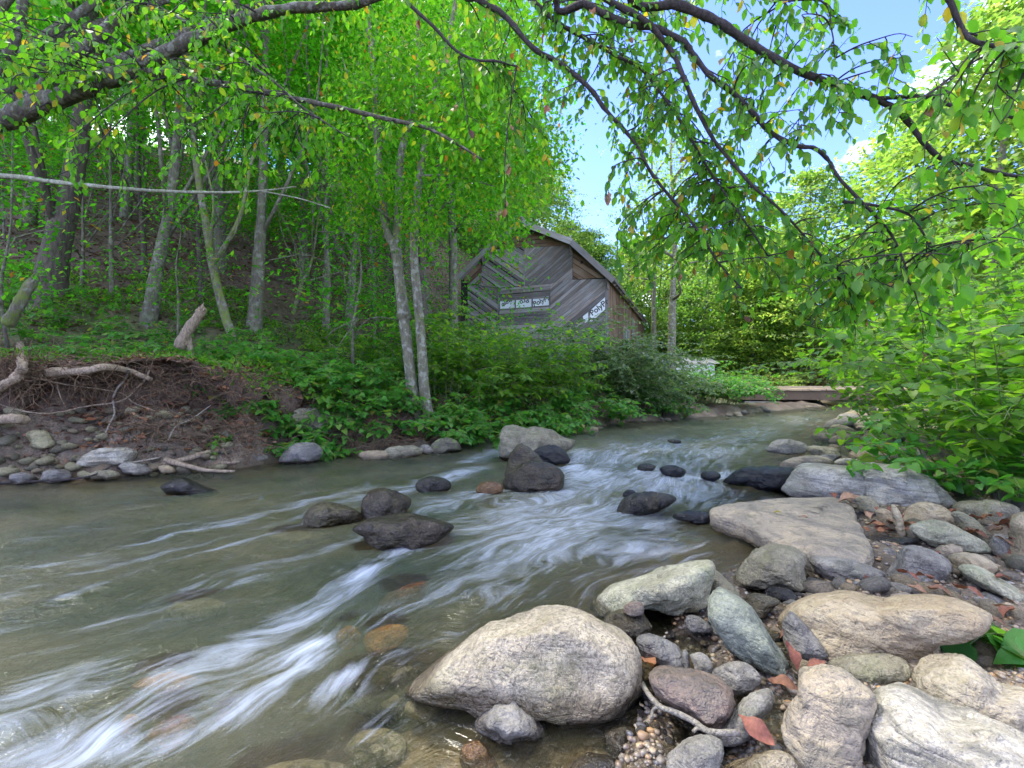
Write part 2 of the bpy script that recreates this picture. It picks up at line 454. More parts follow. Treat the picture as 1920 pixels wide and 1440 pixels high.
# ------------------------------------------------------------------ terrain
LB = np.array([(-60,-26),(-16,-2.5),(-9,2.0),(-6.4,3.75),(-4.97,4.4),(-4.11,4.62),(-3.71,4.95),(-3.04,5.15),(-2.76,5.6),(-1.88,6.16),(-1.19,6.36),(-.49,6.95),(.1,7.7),(1.2,8.5),(2.79,9.88),(4.42,11.04),(6.37,12.3),(7.8,13.5),(10.6,15.5),(13,18.5),(22,28),(60,62)], float)
RB = np.array([(-14,-16),(-1.5,-2.2),(-.25,.3),(.30,1.2),(.55,1.7),(.95,2.2),(1.45,2.65),(2.3,3.7),(3.2,5.3),(5.1,7.4),(7.9,10.6),(10.3,13.3),(13.2,16.5),(24,26),(64,60)], float)

def sdist(X, Y, pl):
    """signed distance to a polyline, positive on its left"""
    best = np.full(X.shape, 1e9); sg = np.ones(X.shape)
    for (ax, ay), (bx, by) in zip(pl[:-1], pl[1:]):
        dx, dy = bx - ax, by - ay
        t = np.clip(((X - ax) * dx + (Y - ay) * dy) / (dx * dx + dy * dy), 0, 1)
        ex, ey = X - ax - t * dx, Y - ay - t * dy
        d = ex * ex + ey * ey
        c = dx * (Y - ay) - dy * (X - ax)
        m = d < best - 1e-9
        best = np.where(m, d, best); sg = np.where(m, np.sign(c), sg)
    return np.sqrt(best) * sg

def hill_part(X, Y):
    return sstep(0.2, -6, X - .25 * (Y - 15))

def height(X, Y):
    X = np.asarray(X, float); Y = np.asarray(Y, float)
    dl = sdist(X, Y, LB); dr = -sdist(X, Y, RB)
    p = np.stack([X, Y, np.zeros_like(X)], -1).reshape(-1, 3)
    n1 = fbm(p * .8, 3).reshape(X.shape); n2 = fbm(p * 3.1 + 5, 3).reshape(X.shape); n3 = fbm(p * 9 + 9, 2).reshape(X.shape)
    m = np.minimum(-dl, -dr)
    near = sstep(2.6, 1.6, Y)
    bed = -.03 - .30 * sstep(0, 1.3, m) + .03 * n2 + .02 * n3
    bed = bed * (1 - near) + (-.035 - .22 * sstep(.25, 1.3, m) + .012 * n2) * near
    left = sstep(-1.0, -4.5, X)                       # cut bank, highest at the left
    shelf = .42 * left + .22
    top = 1.18 * left + (1 - left) * (.62 * sstep(8, 3, X) + .16 * (1 - sstep(8, 3, X)))
    d = dl + .14 * n2 + .10 * n1
    hl = shelf * sstep(-.05, .75, d) + (top - shelf) * sstep(.72, 1.0, d) * left + (top - shelf) * sstep(.4, 1.9, d) * (1 - left)
    bench = (.35 * sstep(1.2, 4.0, dl) + .12 * n1) * (.25 + .75 * sstep(10, 4, X))
    hl = hl + bench * sstep(.9, 2, dl)
    hl = hl + .53 * np.maximum(0, dl - 2.6) * hill_part(X, Y) * (1 - .35 * sstep(25, 60, dl))
    hl = hl + .06 * n2 * sstep(.1, .5, dl) + .03 * n3 * sstep(.0, .3, dl)
    hr = .012 + .055 * sstep(0, .8, dr) + .10 * sstep(.6, 2.4, dr) + .035 * n2 + .016 * n3 + .55 * sstep(2.0, 5.5, dr) + .3 * sstep(6, 20, dr)
    h = np.where(dl > 0, hl, np.where(dr > 0, hr, bed))
    h = h + sstep(40, 110, Y) * 12 + .0 * X
    return h

def h1(x, y):
    return float(height(np.array([x]), np.array([y]))[0])

def ground_hit_old(px, py, y0=1.0, y1=70):
    """where the ray through a photo pixel first meets the ground"""
    Ys = np.concatenate([np.linspace(y0, 12, 400), np.linspace(12, y1, 400)])
    Xs = (px - 960) / FP * Ys
    Zs = CAMH - (py - HZ) / FP * Ys
    k = np.nonzero(height(Xs, Ys) >= Zs)[0]
    i = k[0] if len(k) else -1
    return Vector((Xs[i], Ys[i], height(Xs[i:i+1], Ys[i:i+1])[0])) if len(k) else P(px, py, y1)

def axis(segs):
    out = [segs[0][0]]
    x = segs[0][0]
    for (a, b, s0, s1) in segs:
        x = a
        while x < b - 1e-6:
            x += s0 + (s1 - s0) * (x - a) / (b - a)
            out.append(min(x, b))
    return np.array(out)

gx = axis([(-75, -12, 4.0, .5), (-12, -7, .5, .12), (-7, -2.5, .085, .07), (-2.5, 4.5, .045, .06), (4.5, 16, .1, .4), (16, 75, .5, 4)])
gy = axis([(-14, -1, 1.2, .25), (-1, .6, .25, .05), (.6, 3.2, .03, .045), (3.2, 9.5, .05, .09), (9.5, 20, .1, .4), (20, 120, .5, 6)])
GX, GY = np.meshgrid(gx, gy)
GZ = height(GX, GY)
nyy, nxx = GX.shape
i = np.arange(nyy - 1)[:, None] * nxx + np.arange(nxx - 1)[None, :]
QUADS = np.stack([i, i + 1, i + nxx + 1, i + nxx], -1).reshape(-1, 4)
DL = sdist(GX, GY, LB); DR = -sdist(GX, GY, RB)
# the sod at the top of the cut bank leans out over the hollow
lean = .52 * sstep(.80, .98, DL) * (1 - sstep(1.0, 2.6, DL)) * sstep(-1.6, -3.6, GX)
VX = GX + lean * .6; VY = GY - lean * .8

gm = NT('stream_ground')
at = gm.n('Attribute', attribute_name='zone').outputs['Color']
sp = gm.n('SeparateColor', {'Color': at})
po = gm.n('NewGeometry').outputs['Position']
a1 = gm.noise(po, 3.0, 5, .65); a2 = gm.noise(po, 14, 5, .7); a3 = gm.noise(po, 55, 3, .6)
dirt = gm.mix(gm.ramp(a2, (.36, 0.0), (.66, 1.0)), (.045, .03, .02), (.115, .08, .054))
dirt = gm.mix(gm.math('MULTIPLY', gm.ramp(a3, (.5, 0.0), (.6, 1.0)), .5), dirt, (.19, .11, .07))
grav = gm.mix(gm.ramp(a3, (.36, 0.0), (.62, 1.0)), (.075, .06, .043), (.24, .19, .13))
grav = gm.mix(gm.ramp(a1, (.4, 0.0), (.65, 1.0)), grav, (.085, .065, .045))
bedc = gm.mix(gm.ramp(a1, (.35, 0.0), (.65, 1.0)), (.22, .15, .075), (.34, .255, .13))
bedc = gm.mix(gm.math('MULTIPLY', gm.ramp(a2, (.5, 0.0), (.66, 1.0)), .6), bedc, (.10, .085, .05))
grn = gm.mix(gm.ramp(a2, (.35, 0.0), (.65, 1.0)), (.05, .085, .02), (.085, .13, .03))
c = gm.mix(sp.outputs['Red'], dirt, grav)
c = gm.mix(gm.math('MULTIPLY', sp.outputs['Green'], gm.ramp(a1, (.35, .2), (.6, .9))), c, grn)
c = gm.mix(sp.outputs['Blue'], c, bedc)
zz = gm.n('SeparateXYZ', {'Vector': po}).outputs['Z']
wetg = gm.n('MapRange', {'Value': gm.math('ADD', zz, gm.math('MULTIPLY', a2, .03)), 'From Min': .10, 'From Max': .045}).outputs[0]
c = gm.mix(wetg, c, gm.mix(1.0, c, (.62, .60, .58), 'MULTIPLY'))
pb = gm.n('BsdfPrincipled', {'Base Color': c, 'Roughness': gm.n('MapRange', {'Value': wetg, 'To Min': .9, 'To Max': .38}).outputs[0], 'Normal': gm.bump(gm.math('ADD', a2, gm.math('MULTIPLY', a3, .6)), .7, .03)})
gmat = gm.surf(pb.outputs[0])

VZ = GZ.copy()
me = make_mesh('ground', np.stack([VX, VY, VZ], -1).reshape(-1, 3), [QUADS], gmat)
zone = np.zeros((nyy * nxx, 4), dtype=np.float32); zone[:, 3] = 1
zone[:, 0] = (sstep(-.1, .1, DR) * sstep(5, 2.5, DR) + sstep(.85, .3, DL) * (DL > 0)).ravel().clip(0, 1)
zone[:, 1] = (sstep(1.0, 1.4, DL) * sstep(6, 3, DL) * .9 + sstep(2.5, 4, DR) * .6 + sstep(2, 6, DL) * (1 - hill_part(GX, GY)) * .9).ravel().clip(0, 1)
zone[:, 2] = (sstep(.05, -.12, np.maximum(DL, DR))).ravel()
ca = me.attributes.new('zone', 'FLOAT_COLOR', 'POINT'); ca.data.foreach_set('color', zone.ravel())
ground = link('ground', me); tag(ground, kind='structure')
from mathutils.bvhtree import BVHTree
_bvh = BVHTree.FromPolygons([tuple(q) for q in np.stack([VX, VY, VZ], -1).reshape(-1, 3).tolist()], QUADS.tolist())
def ground_hit(px, py, y0=0, y1=0):
    """where the ray through a photo pixel first meets the ground"""
    d = P(px, py, 1.0) - Vector((0, 0, CAMH))
    h = _bvh.ray_cast(Vector((0, 0, CAMH)), d.normalized())[0]
    return h if h is not None else P(px, py, 70)

# ------------------------------------------------------------------ water
FD = np.array([-.5, -.85]); FD = FD / np.linalg.norm(FD)     # the main run of the stream
def flow_uv(X, Y):
    dl = -sdist(X, Y, LB); dr = sdist(X, Y, RB)
    v = dr / np.maximum(np.abs(dl) + np.abs(dr), .05) * 3.4
    u = X * FD[0] + Y * FD[1]
    return u, v

# white water, plus pale sky reflection painted into midstream: photo pixel, length along the flow, width across (m), strength
FOAM_SHEEN = [(1105,888,.42,.28,1.0),(1075,880,.25,.2,.9),(1130,900,.5,.3,.7),(1090,855,.6,.35,.8),(1150,862,.8,.4,.55),(1190,845,1.0,.6,.5),(1250,835,1.4,.7,.45),
 (1215,885,.35,.22,.95),(1290,890,.35,.25,.95),(1345,893,.3,.2,.9),(1240,900,.6,.45,.7),(1320,910,.5,.4,.6),(1020,940,.7,.4,.5),(1080,965,.7,.4,.55),(1150,940,.6,.4,.6),(950,975,.5,.3,.55),(1000,1010,.5,.3,.5),
 (1100,1000,.5,.35,.45),(880,930,.5,.2,.6),(860,890,.9,.16,.75),(780,905,.9,.14,.55),(640,925,1.0,.14,.5),(930,850,.5,.2,.65),(960,830,.4,.2,.6),(1230,975,.3,.2,.5),(1010,900,.5,.25,.6),(1050,915,.5,.25,.6),
 (690,1075,.13,.065,1.15),(660,1100,.2,.06,.7),(610,1130,.34,.07,.5),(760,1030,.22,.06,.7),(560,1160,.4,.10,.7),(450,1230,.4,.10,.65),(590,1215,.09,.06,1.2),(575,1250,.13,.055,.8),(500,1300,.2,.06,.6),
 (150,1290,.3,.16,.42),(60,1310,.25,.13,.5),(190,1375,.08,.08,.95),(120,1400,.10,.10,.85),(240,1400,.06,.05,.8),(40,1420,.10,.10,.55),(330,1390,.12,.03,.6),(420,1310,.2,.04,.55),(650,1270,.08,.04,.7),
 (330,1000,1.2,.05,.35),(480,1010,.9,.04,.4),(150,1080,.8,.06,.35),(420,1085,.5,.05,.4),(600,1030,.6,.05,.35),(850,1080,.5,.12,.35),(950,1100,.5,.15,.25),
 (1150,990,.6,.5,.5),(1250,1020,.5,.35,.4),(1040,1030,.5,.4,.4),(1330,850,1.0,.6,.45),(1420,815,1.6,.7,.4),(1500,790,2,.8,.3),(1380,830,1.5,.6,.4),(1300,860,1.0,.5,.5),(1450,800,2.0,.7,.25),(660,1010,.3,.05,.4),(840,1010,.3,.05,.5)]
def foam_sheen_field(X, Y):
    f = np.zeros_like(X); ny = np.array([-FD[1], FD[0]])
    for px, py, la, lw, s in FOAM_SHEEN:
        q = G(px, py)
        a = (X - q.x) * FD[0] + (Y - q.y) * FD[1]; b = (X - q.x) * ny[0] + (Y - q.y) * ny[1]
        a = np.where(a > 0, a / (1.5 * la), a / (.7 * la))
        f = np.maximum(f, s * np.exp(-a * a - (b / lw) ** 2)) + .25 * s * np.exp(-a * a - (b / lw) ** 2)
    return f

SUNKEN = [(725,1152,.16,.028),(655,1170,.10,.02),(750,1065,.2,.03),(310,1250,.16,.03),(320,1325,.16,.03),(700,1230,.2,.02)]
def water_z(X, Y):
    su = (X - 2.0) * -FD[0] + (Y - 5.1) * -FD[1]
    z = .05 * sstep(-.25, .35, su)
    for px, py, r, a in SUNKEN:
        q = G(px, py); z = z + a * np.exp(-((X - q.x) ** 2 + (Y - q.y) ** 2) / (r * r))
    return z

wx = axis([(-30, -7, 1.2, .15), (-7, -2.5, .07, .035), (-2.5, 3.0, .022, .024), (3.0, 16, .06, .2), (16, 40, .5, 1.5)])
wy = axis([(-6, .6, .6, .05), (.6, 3.2, .018, .024), (3.2, 9.5, .03, .07), (9.5, 20, .08, .2), (20, 45, .4, 1.5)])
WX, WY = np.meshgrid(wx, wy)
TZ = height(WX, WY)
foam_sheen = foam_sheen_field(WX, WY)
u, v = flow_uv(WX, WY)
foam_sheen = foam_sheen * .82 + .07 * sstep(.25, .9, -np.maximum(sdist(WX, WY, LB), -sdist(WX, WY, RB)))
rough = .35 + np.clip(foam_sheen, 0, 1.1) * .9 + .35 * sstep(1100, 1300, 960 + WX / np.maximum(WY, .3) * FP) * sstep(.5, 2.0, WY)
calm = sstep(.02, .45, -np.maximum(sdist(WX, WY, LB), -sdist(WX, WY, RB)))
ps = np.stack([u * 1.5, v * 6.0, np.zeros_like(u)], -1).reshape(-1, 3)
pr = np.stack([u * 7 , v * 9, np.zeros_like(u)], -1).reshape(-1, 3)
wob = fbm(np.stack([u * 1.1, v * 2, u * 0], -1).reshape(-1, 3), 2).reshape(u.shape)
ps[:, 1] += (wob * .9).ravel()
amp = (.006 + .022 * np.clip(rough - .35, 0, 1.2)) * (.15 + .85 * calm)
WZ = water_z(WX, WY) + amp * (fbm(ps, 3).reshape(u.shape) + .7 * fbm(pr, 3).reshape(u.shape) * np.clip(rough, 0, 1))
i = np.arange(len(wy) - 1)[:, None] * len(wx) + np.arange(len(wx) - 1)[None, :]
WQ = np.stack([i, i + 1, i + len(wx) + 1, i + len(wx)], -1).reshape(-1, 4)
keep = (TZ.ravel()[WQ].min(1) < .14) & (np.maximum(sdist(WX, WY, LB), -sdist(WX, WY, RB)).ravel()[WQ].min(1) < 2.6)
WQ = WQ[keep]
used = np.unique(WQ); remap = np.full(WX.size, -1); remap[used] = np.arange(len(used))

wm = NT('stream_water')
uvw = wm.n('Attribute', attribute_name='flow').outputs['Vector']
fo = wm.n('Attribute', attribute_name='foam_sheen').outputs['Fac']
dp = wm.n('Attribute', attribute_name='depth').outputs['Fac']
ro = wm.n('Attribute', attribute_name='rough').outputs['Fac']
wn = wm.n('TexNoise', {'Vector': wm.n('Mapping', {'Vector': uvw, 'Scale': (.9, 2.2, 1)}).outputs[0], 'Scale': 1.0, 'Detail': 2})
wv = wm.n('VectorMath', {0: uvw}, operation='ADD')
sc_ = wm.n('VectorMath', {0: wn.outputs['Color'], 1: (.10, .55, 0)}, operation='MULTIPLY')
wm.t.links.new(sc_.outputs[0], wv.inputs[1])
s1 = wm.noise(wm.n('Mapping', {'Vector': wv.outputs[0], 'Scale': (1.6, 13, 1)}).outputs[0], 1.0, 4, .6)
s2 = wm.noise(wm.n('Mapping', {'Vector': wv.outputs[0], 'Scale': (5, 75, 1)}).outputs[0], 1.0, 4, .65)
s3 = wm.noise(wm.n('Mapping', {'Vector': wv.outputs[0], 'Scale': (9, 20, 1)}).outputs[0], 1.0, 5, .6, .8)
st = wm.math('ADD', wm.math('MULTIPLY', s1, .55), wm.math('MULTIPLY', s2, .45))
fm = wm.math('ADD', wm.math('MULTIPLY', fo, .60), wm.math('MULTIPLY', wm.math('SUBTRACT', st, .5), 1.9))
fm = wm.math('ADD', fm, wm.math('MULTIPLY', wm.math('SUBTRACT', s3, .5), wm.math('MULTIPLY', fo, .7)))
fmask = wm.n('MapRange', {'Value': fm, 'From Min': .17, 'From Max': 1.15, 'To Min': 0.0, 'To Max': .68}).outputs[0]
hh = wm.math('ADD', wm.math('MULTIPLY', st, .9), wm.math('MULTIPLY', s3, ro))
nb = wm.bump(hh, 1.0, .085)
fres = wm.n('Fresnel', {'IOR': 1.33, 'Normal': nb}).outputs[0]
gl = wm.n('BsdfGlossy', {'Color': (1, 1, 1), 'Roughness': .17, 'Normal': nb})
tp = wm.n('BsdfTransparent', {'Color': (.90, .90, .80)})
mur = wm.n('BsdfDiffuse', {'Color': wm.mix(wm.ramp(wm.noise(wm.n('Mapping', {'Vector': uvw, 'Scale': (.7, 1.6, 1)}).outputs[0], 1.0, 3), (.38, 0.0), (.62, 1.0)), (.046, .068, .040), (.12, .122, .064))})
mf = wm.math('SUBTRACT', 1.0, wm.math('POWER', 2.71828, wm.math('MULTIPLY', dp, -2.4)), clamp=True)
body = wm.n('MixShader', {'Fac': mf}); wm.t.links.new(tp.outputs[0], body.inputs[1]); wm.t.links.new(mur.outputs[0], body.inputs[2])
s_a = wm.n('MixShader', {'Fac': fres}); wm.t.links.new(body.outputs[0], s_a.inputs[1]); wm.t.links.new(gl.outputs[0], s_a.inputs[2])
fd = wm.n('BsdfDiffuse', {'Color': (.60, .67, .78)})  # bluish white, with sky reflection put into the colour
s_b = wm.n('MixShader', {'Fac': fmask}); wm.t.links.new(s_a.outputs[0], s_b.inputs[1]); wm.t.links.new(fd.outputs[0], s_b.inputs[2])
wmat = wm.surf(s_b.outputs[0])
me = make_mesh('water', np.stack([WX, WY, WZ], -1).reshape(-1, 3)[used], [remap[WQ]], wmat)
for nm, val in (('foam_sheen', np.clip(foam_sheen, 0, 1.3)), ('depth', np.clip(WZ - TZ, 0, 2)), ('rough', np.clip(rough, 0, 1.5))):
    a_ = me.attributes.new(nm, 'FLOAT', 'POINT'); a_.data.foreach_set('value', val.ravel()[used].astype(np.float32))
a_ = me.attributes.new('flow', 'FLOAT_VECTOR', 'POINT')
a_.data.foreach_set('vector', np.stack([u, v, np.zeros_like(u)], -1).reshape(-1, 3)[used].astype(np.float32).ravel())
water = link('water', me); tag(water, kind='structure')

# ------------------------------------------------------------------ barn
ANG = R(21.6)
UX = Vector((math.cos(ANG), -math.sin(ANG), 0)); DV = Vector((math.sin(ANG), math.cos(ANG), 0))
CORNER = Vector((.2125 * 16, 16, .85))
BL = 13.0
barn = empty('barn', CORNER, -ANG)
tag(barn, 'weathered wooden barn with diagonal grey boards and a gambrel roof above the stream', 'barn')

def gp(X, Y, off=0.0):
    """a pixel of the enlarged gable picture -> (local x, local z) on the barn's front plane moved by off"""
    px, py = 840 + X / 4.8, 400 + Y / 4.8
    ray = Vector(((px - 960) / FP, 1, (HZ - py) / FP))
    o = CORNER + DV * off - Vector((0, 0, CAMH))
    t = o.dot(DV) / ray.dot(DV)
    q = ray * t - o
    return (q.dot(UX), q.z)

def clip_poly(poly, a, b, c):
    """keep the side a x + b y <= c of a convex polygon"""
    out = []
    for (p, q) in zip(poly, poly[1:] + poly[:1]):
        dp_, dq = a * p[0] + b * p[1] - c, a * q[0] + b * q[1] - c
        if dp_ <= 0: out.append(p)
        if dp_ * dq < 0:
            t = dp_ / (dp_ - dq); out.append((p[0] + t * (q[0] - p[0]), p[1] + t * (q[1] - p[1])))
    return out

def prism(name, poly, y0, y1, mat, parent, ang=0.0, side=False):
    """polygon in local (x, z) given thickness from y0 to y1; uv runs along ang. side: polygon in (y, z), thickness in x"""
    n = len(poly)
    ar = sum(p[0] * q[1] - q[0] * p[1] for p, q in zip(poly, poly[1:] + poly[:1]))
    if ar < 0: poly = poly[::-1]
    if side:
        V = [(y1, p[0], p[1]) for p in poly] + [(y0, p[0], p[1]) for p in poly]
    else:
        V = [(p[0], y0, p[1]) for p in poly] + [(p[0], y1, p[1]) for p in poly]
    Fc = [tuple(range(n)), tuple(range(2 * n - 1, n - 1, -1))] + [(k, n + k, n + (k + 1) % n, (k + 1) % n) for k in range(n)]
    me = bpy.data.meshes.new(name); me.from_pydata(V, [], Fc); me.materials.append(mat)
    uv = me.uv_layers.new(name='UVMap')
    ca_, sa_ = math.cos(ang), math.sin(ang)
    for lp in me.loops:
        x, y, z = me.vertices[lp.vertex_index].co
        a_, b_ = (y, z) if side else (x, z)
        uv.data[lp.index].uv = (a_ * ca_ + b_ * sa_, -a_ * sa_ + b_ * ca_)
    me.update()
    return link(name, me, parent)

def plank_region(zpts, ang, width, mat, seed, local=False, side=False, base=0.0, light=0.12, name='plank'):
    rr = random.Random(seed)
    poly = [gp(*q) for q in zpts] if not local else list(zpts)
    dx, dz = math.cos(ang), math.sin(ang); nx, nz = -dz, dx
    ts = [p[0] * nx + p[1] * nz for p in poly]
    t = min(ts) - rr.random() * width * .6
    while t < max(ts):
        w = width * rr.uniform(.75, 1.2)
        jt = rr.uniform(-.006, .006)
        q = clip_poly(poly, -(nx + jt * dx), -(nz + jt * dz), -(t + .005)); q = clip_poly(q, nx, nz, t + w - .005) if len(q) > 2 else q
        if len(q) > 2:
            ar = abs(sum(a[0] * b[1] - b[0] * a[1] for a, b in zip(q, q[1:] + q[:1]))) / 2
            if ar > .004:
                m = M['board_light'] if rr.random() < light else mat
                f = rr.uniform(.0, .016)
                if side: prism(name, q, base - .0, base + .02 + f, m, barn, ang, True)
                else: prism(name, q, base - .02 - f, base - .0, m, barn, ang)
        t += w

top_l = [gp(*q, -.0) for q in ((90, 575), (350, 290), (672, 95), (1100, 262), (1440, 570))]
zl = gp(180, 1600)[1]
wallp = [(top_l[0][0] + .12, -.1)] + [(top_l[0][0] + .12, top_l[0][1])] + top_l[1:4] + [(0, top_l[4][1]), (0, -.1)]
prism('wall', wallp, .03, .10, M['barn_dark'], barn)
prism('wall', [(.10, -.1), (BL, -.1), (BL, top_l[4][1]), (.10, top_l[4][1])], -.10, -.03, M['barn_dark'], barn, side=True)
prism('wall', [(.10, -.1), (BL, -.1), (BL, top_l[0][1]), (.10, top_l[0][1])], top_l[0][0] + .12, top_l[0][0] + .2, M['board_grey'], barn, side=True)
prism('wall', wallp, BL - .1, BL, M['board_grey'], barn)

dn = math.atan2(-.72, 1); upn = math.atan2(.74, 1)
hz_ = math.atan2(gp(920, 632)[1] - gp(465, 675)[1], gp(920, 632)[0] - gp(465, 675)[0])
BG = M['board_grey']
plank_region([(680, 105), (1085, 272), (1085, 288), (350, 322)], 0.0, .17, M['board_brown'], 1, light=.05)
plank_region([(692, 312), (1082, 290), (1122, 380), (1122, 600), (920, 636), (692, 655)], upn, .135, BG, 2)
plank_region([(922, 632), (1122, 600), (1422, 590), (1422, 1050), (922, 1110)], upn, .13, BG, 3)
plank_region([(1088, 280), (1432, 578), (1126, 597), (1126, 380)], dn, .15, M['board_brown'], 4, light=.1)
plank_region([(305, 372), (350, 328), (688, 312), (688, 650), (465, 672), (305, 650)], dn, .15, BG, 5, light=.25)
plank_region([(303, 652), (463, 678), (444, 1155), (178, 1160), (180, 640)], dn, .14, BG, 6, light=.3)
plank_region([(112, 563), (302, 376), (302, 648), (182, 638)], upn, .16, M['board_brown'], 7)
plank_region([(466, 678), (920, 636), (920, 746), (466, 786)], hz_, .20, BG, 8, light=.05)
plank_region([(466, 868), (920, 836), (920, 1112), (446, 1158)], hz_, .17, BG, 9, light=.5)
bp0, bp1 = gp(178, 1166), gp(1422, 1056)
plank_region([(bp0[0], -.1), (-.06, -.1), (-.06, bp1[1]), (bp0[0], bp0[1])], R(90), .17, BG, 10, local=True)
# trim boards
def bar(name, p, q, w, y0, y1, mat):
    p, q = Vector(p), Vector(q); d = (q - p).normalized(); n = Vector((-d.y, d.x)) * w / 2
    return prism(name, [tuple(p - n), tuple(q - n), tuple(q + n), tuple(p + n)], y0, y1, mat, barn, math.atan2(d.y, d.x))
bar('corner_board', (-.05, -.1), (-.05, top_l[4][1] - .02), .12, -.05, -.001, M['board_light'])
bar('sill_board', gp(170, 1164), gp(920, 1116), .06, -.06, -.002, M['board_light'])
bar('batten', gp(690, 320), gp(690, 655), .04, -.052, -.040, M['board_light'])
bar('batten', gp(462, 676), gp(446, 1156), .04, -.052, -.040, M['board_light'])
# three panes of wrapping film in the middle opening, and a strip low on the right
def text(body, loc, size, rot, parent):
    cu = bpy.data.curves.new('lettering', 'FONT'); cu.body = body; cu.size = size; cu.extrude = .001
    cu.materials.append(M['print']); cu.offset = .006
    tmp = bpy.data.objects.new('tmp_text', cu); COL.objects.link(tmp)
    me_ = bpy.data.meshes.new_from_object(tmp); bpy.data.objects.remove(tmp)
    me_.name = 'lettering'
    o = link('lettering', me_, parent, loc); o.rotation_euler = (R(90), -rot, 0)
    return o
win = link('window_frame', bpy.data.meshes.new('window_frame'), barn)
wmb = MB()
for (a_, b_) in (((464, 787), (918, 746)), ((464, 866), (918, 834))):
    pa, pb_ = gp(*a_), gp(*b_)
    wmb.box((pa[0], -.03, min(pa[1], pb_[1]) - .02), (pb_[0], -.012, min(pa[1], pb_[1]) + .02))
for X in (464, 606, 757, 914):
    pa, pb_ = gp(X, 790), gp(X, 860)
    wmb.box((pa[0] - .015, -.034, pb_[1] - .02), (pa[0] + .015, -.008, pa[1] + .06))
win.data = wmb.mesh('window_frame', M['board_grey'], False)
for k, (xa, xb) in enumerate(((470, 600), (612, 752), (764, 908))):
    yt = 786 - (xa - 465) * .09
    q = [gp(xa, yt), gp(xb, yt - 12), gp(xb, yt + 68), gp(xa, yt + 78)]
    pane = prism('film_pane', q, -.004, .008, M['film'], barn)
    cx, cz = gp((xa + xb) / 2, yt + 36)
    if k == 2: text('PolyPro', (gp(768, 0)[0] + .02, -.0065, gp(768, 838)[1]), .26, R(18), pane)
    elif k == 1: text('Pro', (cx + .18, -.0065, cz + .20), .26, R(197), pane)
    else: text('oldw', (cx - .22, -.0065, cz - .06), .24, R(22), pane)
fs = prism('film_sheet', [gp(1285, 875), gp(1424, 748), gp(1424, 858), gp(1295, 975), gp(1280, 975)], -.048, -.042, M['film'], barn)
text('PolyPr', (gp(1300, 0)[0], -.050, gp(1300, 925)[1]), .285, R(36), fs)
prism('film_sheet', [gp(1216, 930), gp(1264, 892), gp(1264, 985), gp(1230, 985)], -.048, -.042, M['film'], barn)
hm = MB(); hx, hz0 = gp(1205, 443)
hm.tube([(hx, -.05, hz0), (hx, -.03, hz0)], [.055, .055], 14)
hm.obj('hole_shade_disc', M['barn_dark'], barn)  # solid disc, the shade of an opening put into its colour
# side wall boards, leaning a little, and its windows
plank_region([(.02, -.1), (1.9, -.1), (1.9, top_l[4][1] - .02), (.02, top_l[4][1] - .02)], R(96), .2, M['board_brown'], 21, local=True, side=True, light=.03)
plank_region([(1.95, -.1), (BL, -.1), (BL, top_l[4][1] - .02), (1.95, top_l[4][1] - .02)], R(90), .24, M['board_brown'], 22, local=True, side=True, light=.06)
for (ya, yb, za, zb) in ((3.6, 5.2, 1.3, 2.35), (6.6, 7.2, 2.3, 3.1), (8.2, 10.0, 1.2, 2.3)):
    fr = MB()
    for lo, hi in (((ya - .08, za - .08), (yb + .08, za)), ((ya - .08, zb), (yb + .08, zb + .08)), ((ya - .08, za), (ya, zb)), ((yb, za), (yb + .08, zb)), (((ya + yb) / 2 - .02, za), ((ya + yb) / 2 + .02, zb))):
        fr.box((.042, lo[0], lo[1]), (.07, hi[0], hi[1]))
    f = fr.obj('window_frame', M['board_light'], barn, False)
    prism('pane', [(ya, za), (yb, za), (yb, zb), (ya, zb)], .044, .05, M['glass'], f, side=True)
# roof
ro_f = -.45
RP = [gp(*q, ro_f) for q in ((78, 578), (378, 284), (665, 80), (1110, 250), (1497, 602))]
for k, (p, q) in enumerate(zip(RP[:-1], RP[1:])):
    d = Vector((q[0] - p[0], q[1] - p[1])).normalized(); n = Vector((-d.y, d.x))
    a, b = Vector(p), Vector(q)
    pl = [tuple(a), tuple(b), tuple(b + n * .07), tuple(a + n * .07)]
    prism('roof', pl, ro_f + .03, BL + .3, M['roof_metal'], barn)
    aa, bb = a - n * .12, b - n * .12
    prism('fascia_board', [tuple(aa), tuple(bb), tuple(b + n * .085), tuple(a + n * .085)], ro_f, ro_f + .028, M['board_light'], barn, math.atan2(d.y, d.x))
p, q = Vector(RP[3]), Vector(RP[4]); d = (q - p).normalized(); n = Vector((-d.y, d.x))
for k in range(26):
    y = .2 + k * .5
    a = q - d * .02; b = q - d * .50
    prism('rafter_tail', [tuple(a - n * .11), tuple(b - n * .11), tuple(b - n * .003), tuple(a - n * .003)], y, y + .06, M['board_light'], barn)
for (X0, Y0, X1, Y1) in ((1098, 250, 1112, 380), (318, 395, 326, 475), (1425, 545, 1440, 690), (680, 110, 690, 200)):
    (xa, za), (xb, zb) = gp(X0, Y0, ro_f), gp(X1, Y1)
    mb_ = MB(); w = .05
    mb_.box((xb - w, ro_f + .05, zb + .50), (xb + w, -.045, zb + .58))
    mb_.box((xb - w, -.10, zb), (xb + w, -.045, zb + .50))
    mb_.tube([(xb, -.09, zb + .06), (xb, ro_f + .1, zb + .52)], [.045, .045], 4)
    mb_.obj('knee_brace', M['board_grey'], barn, False)

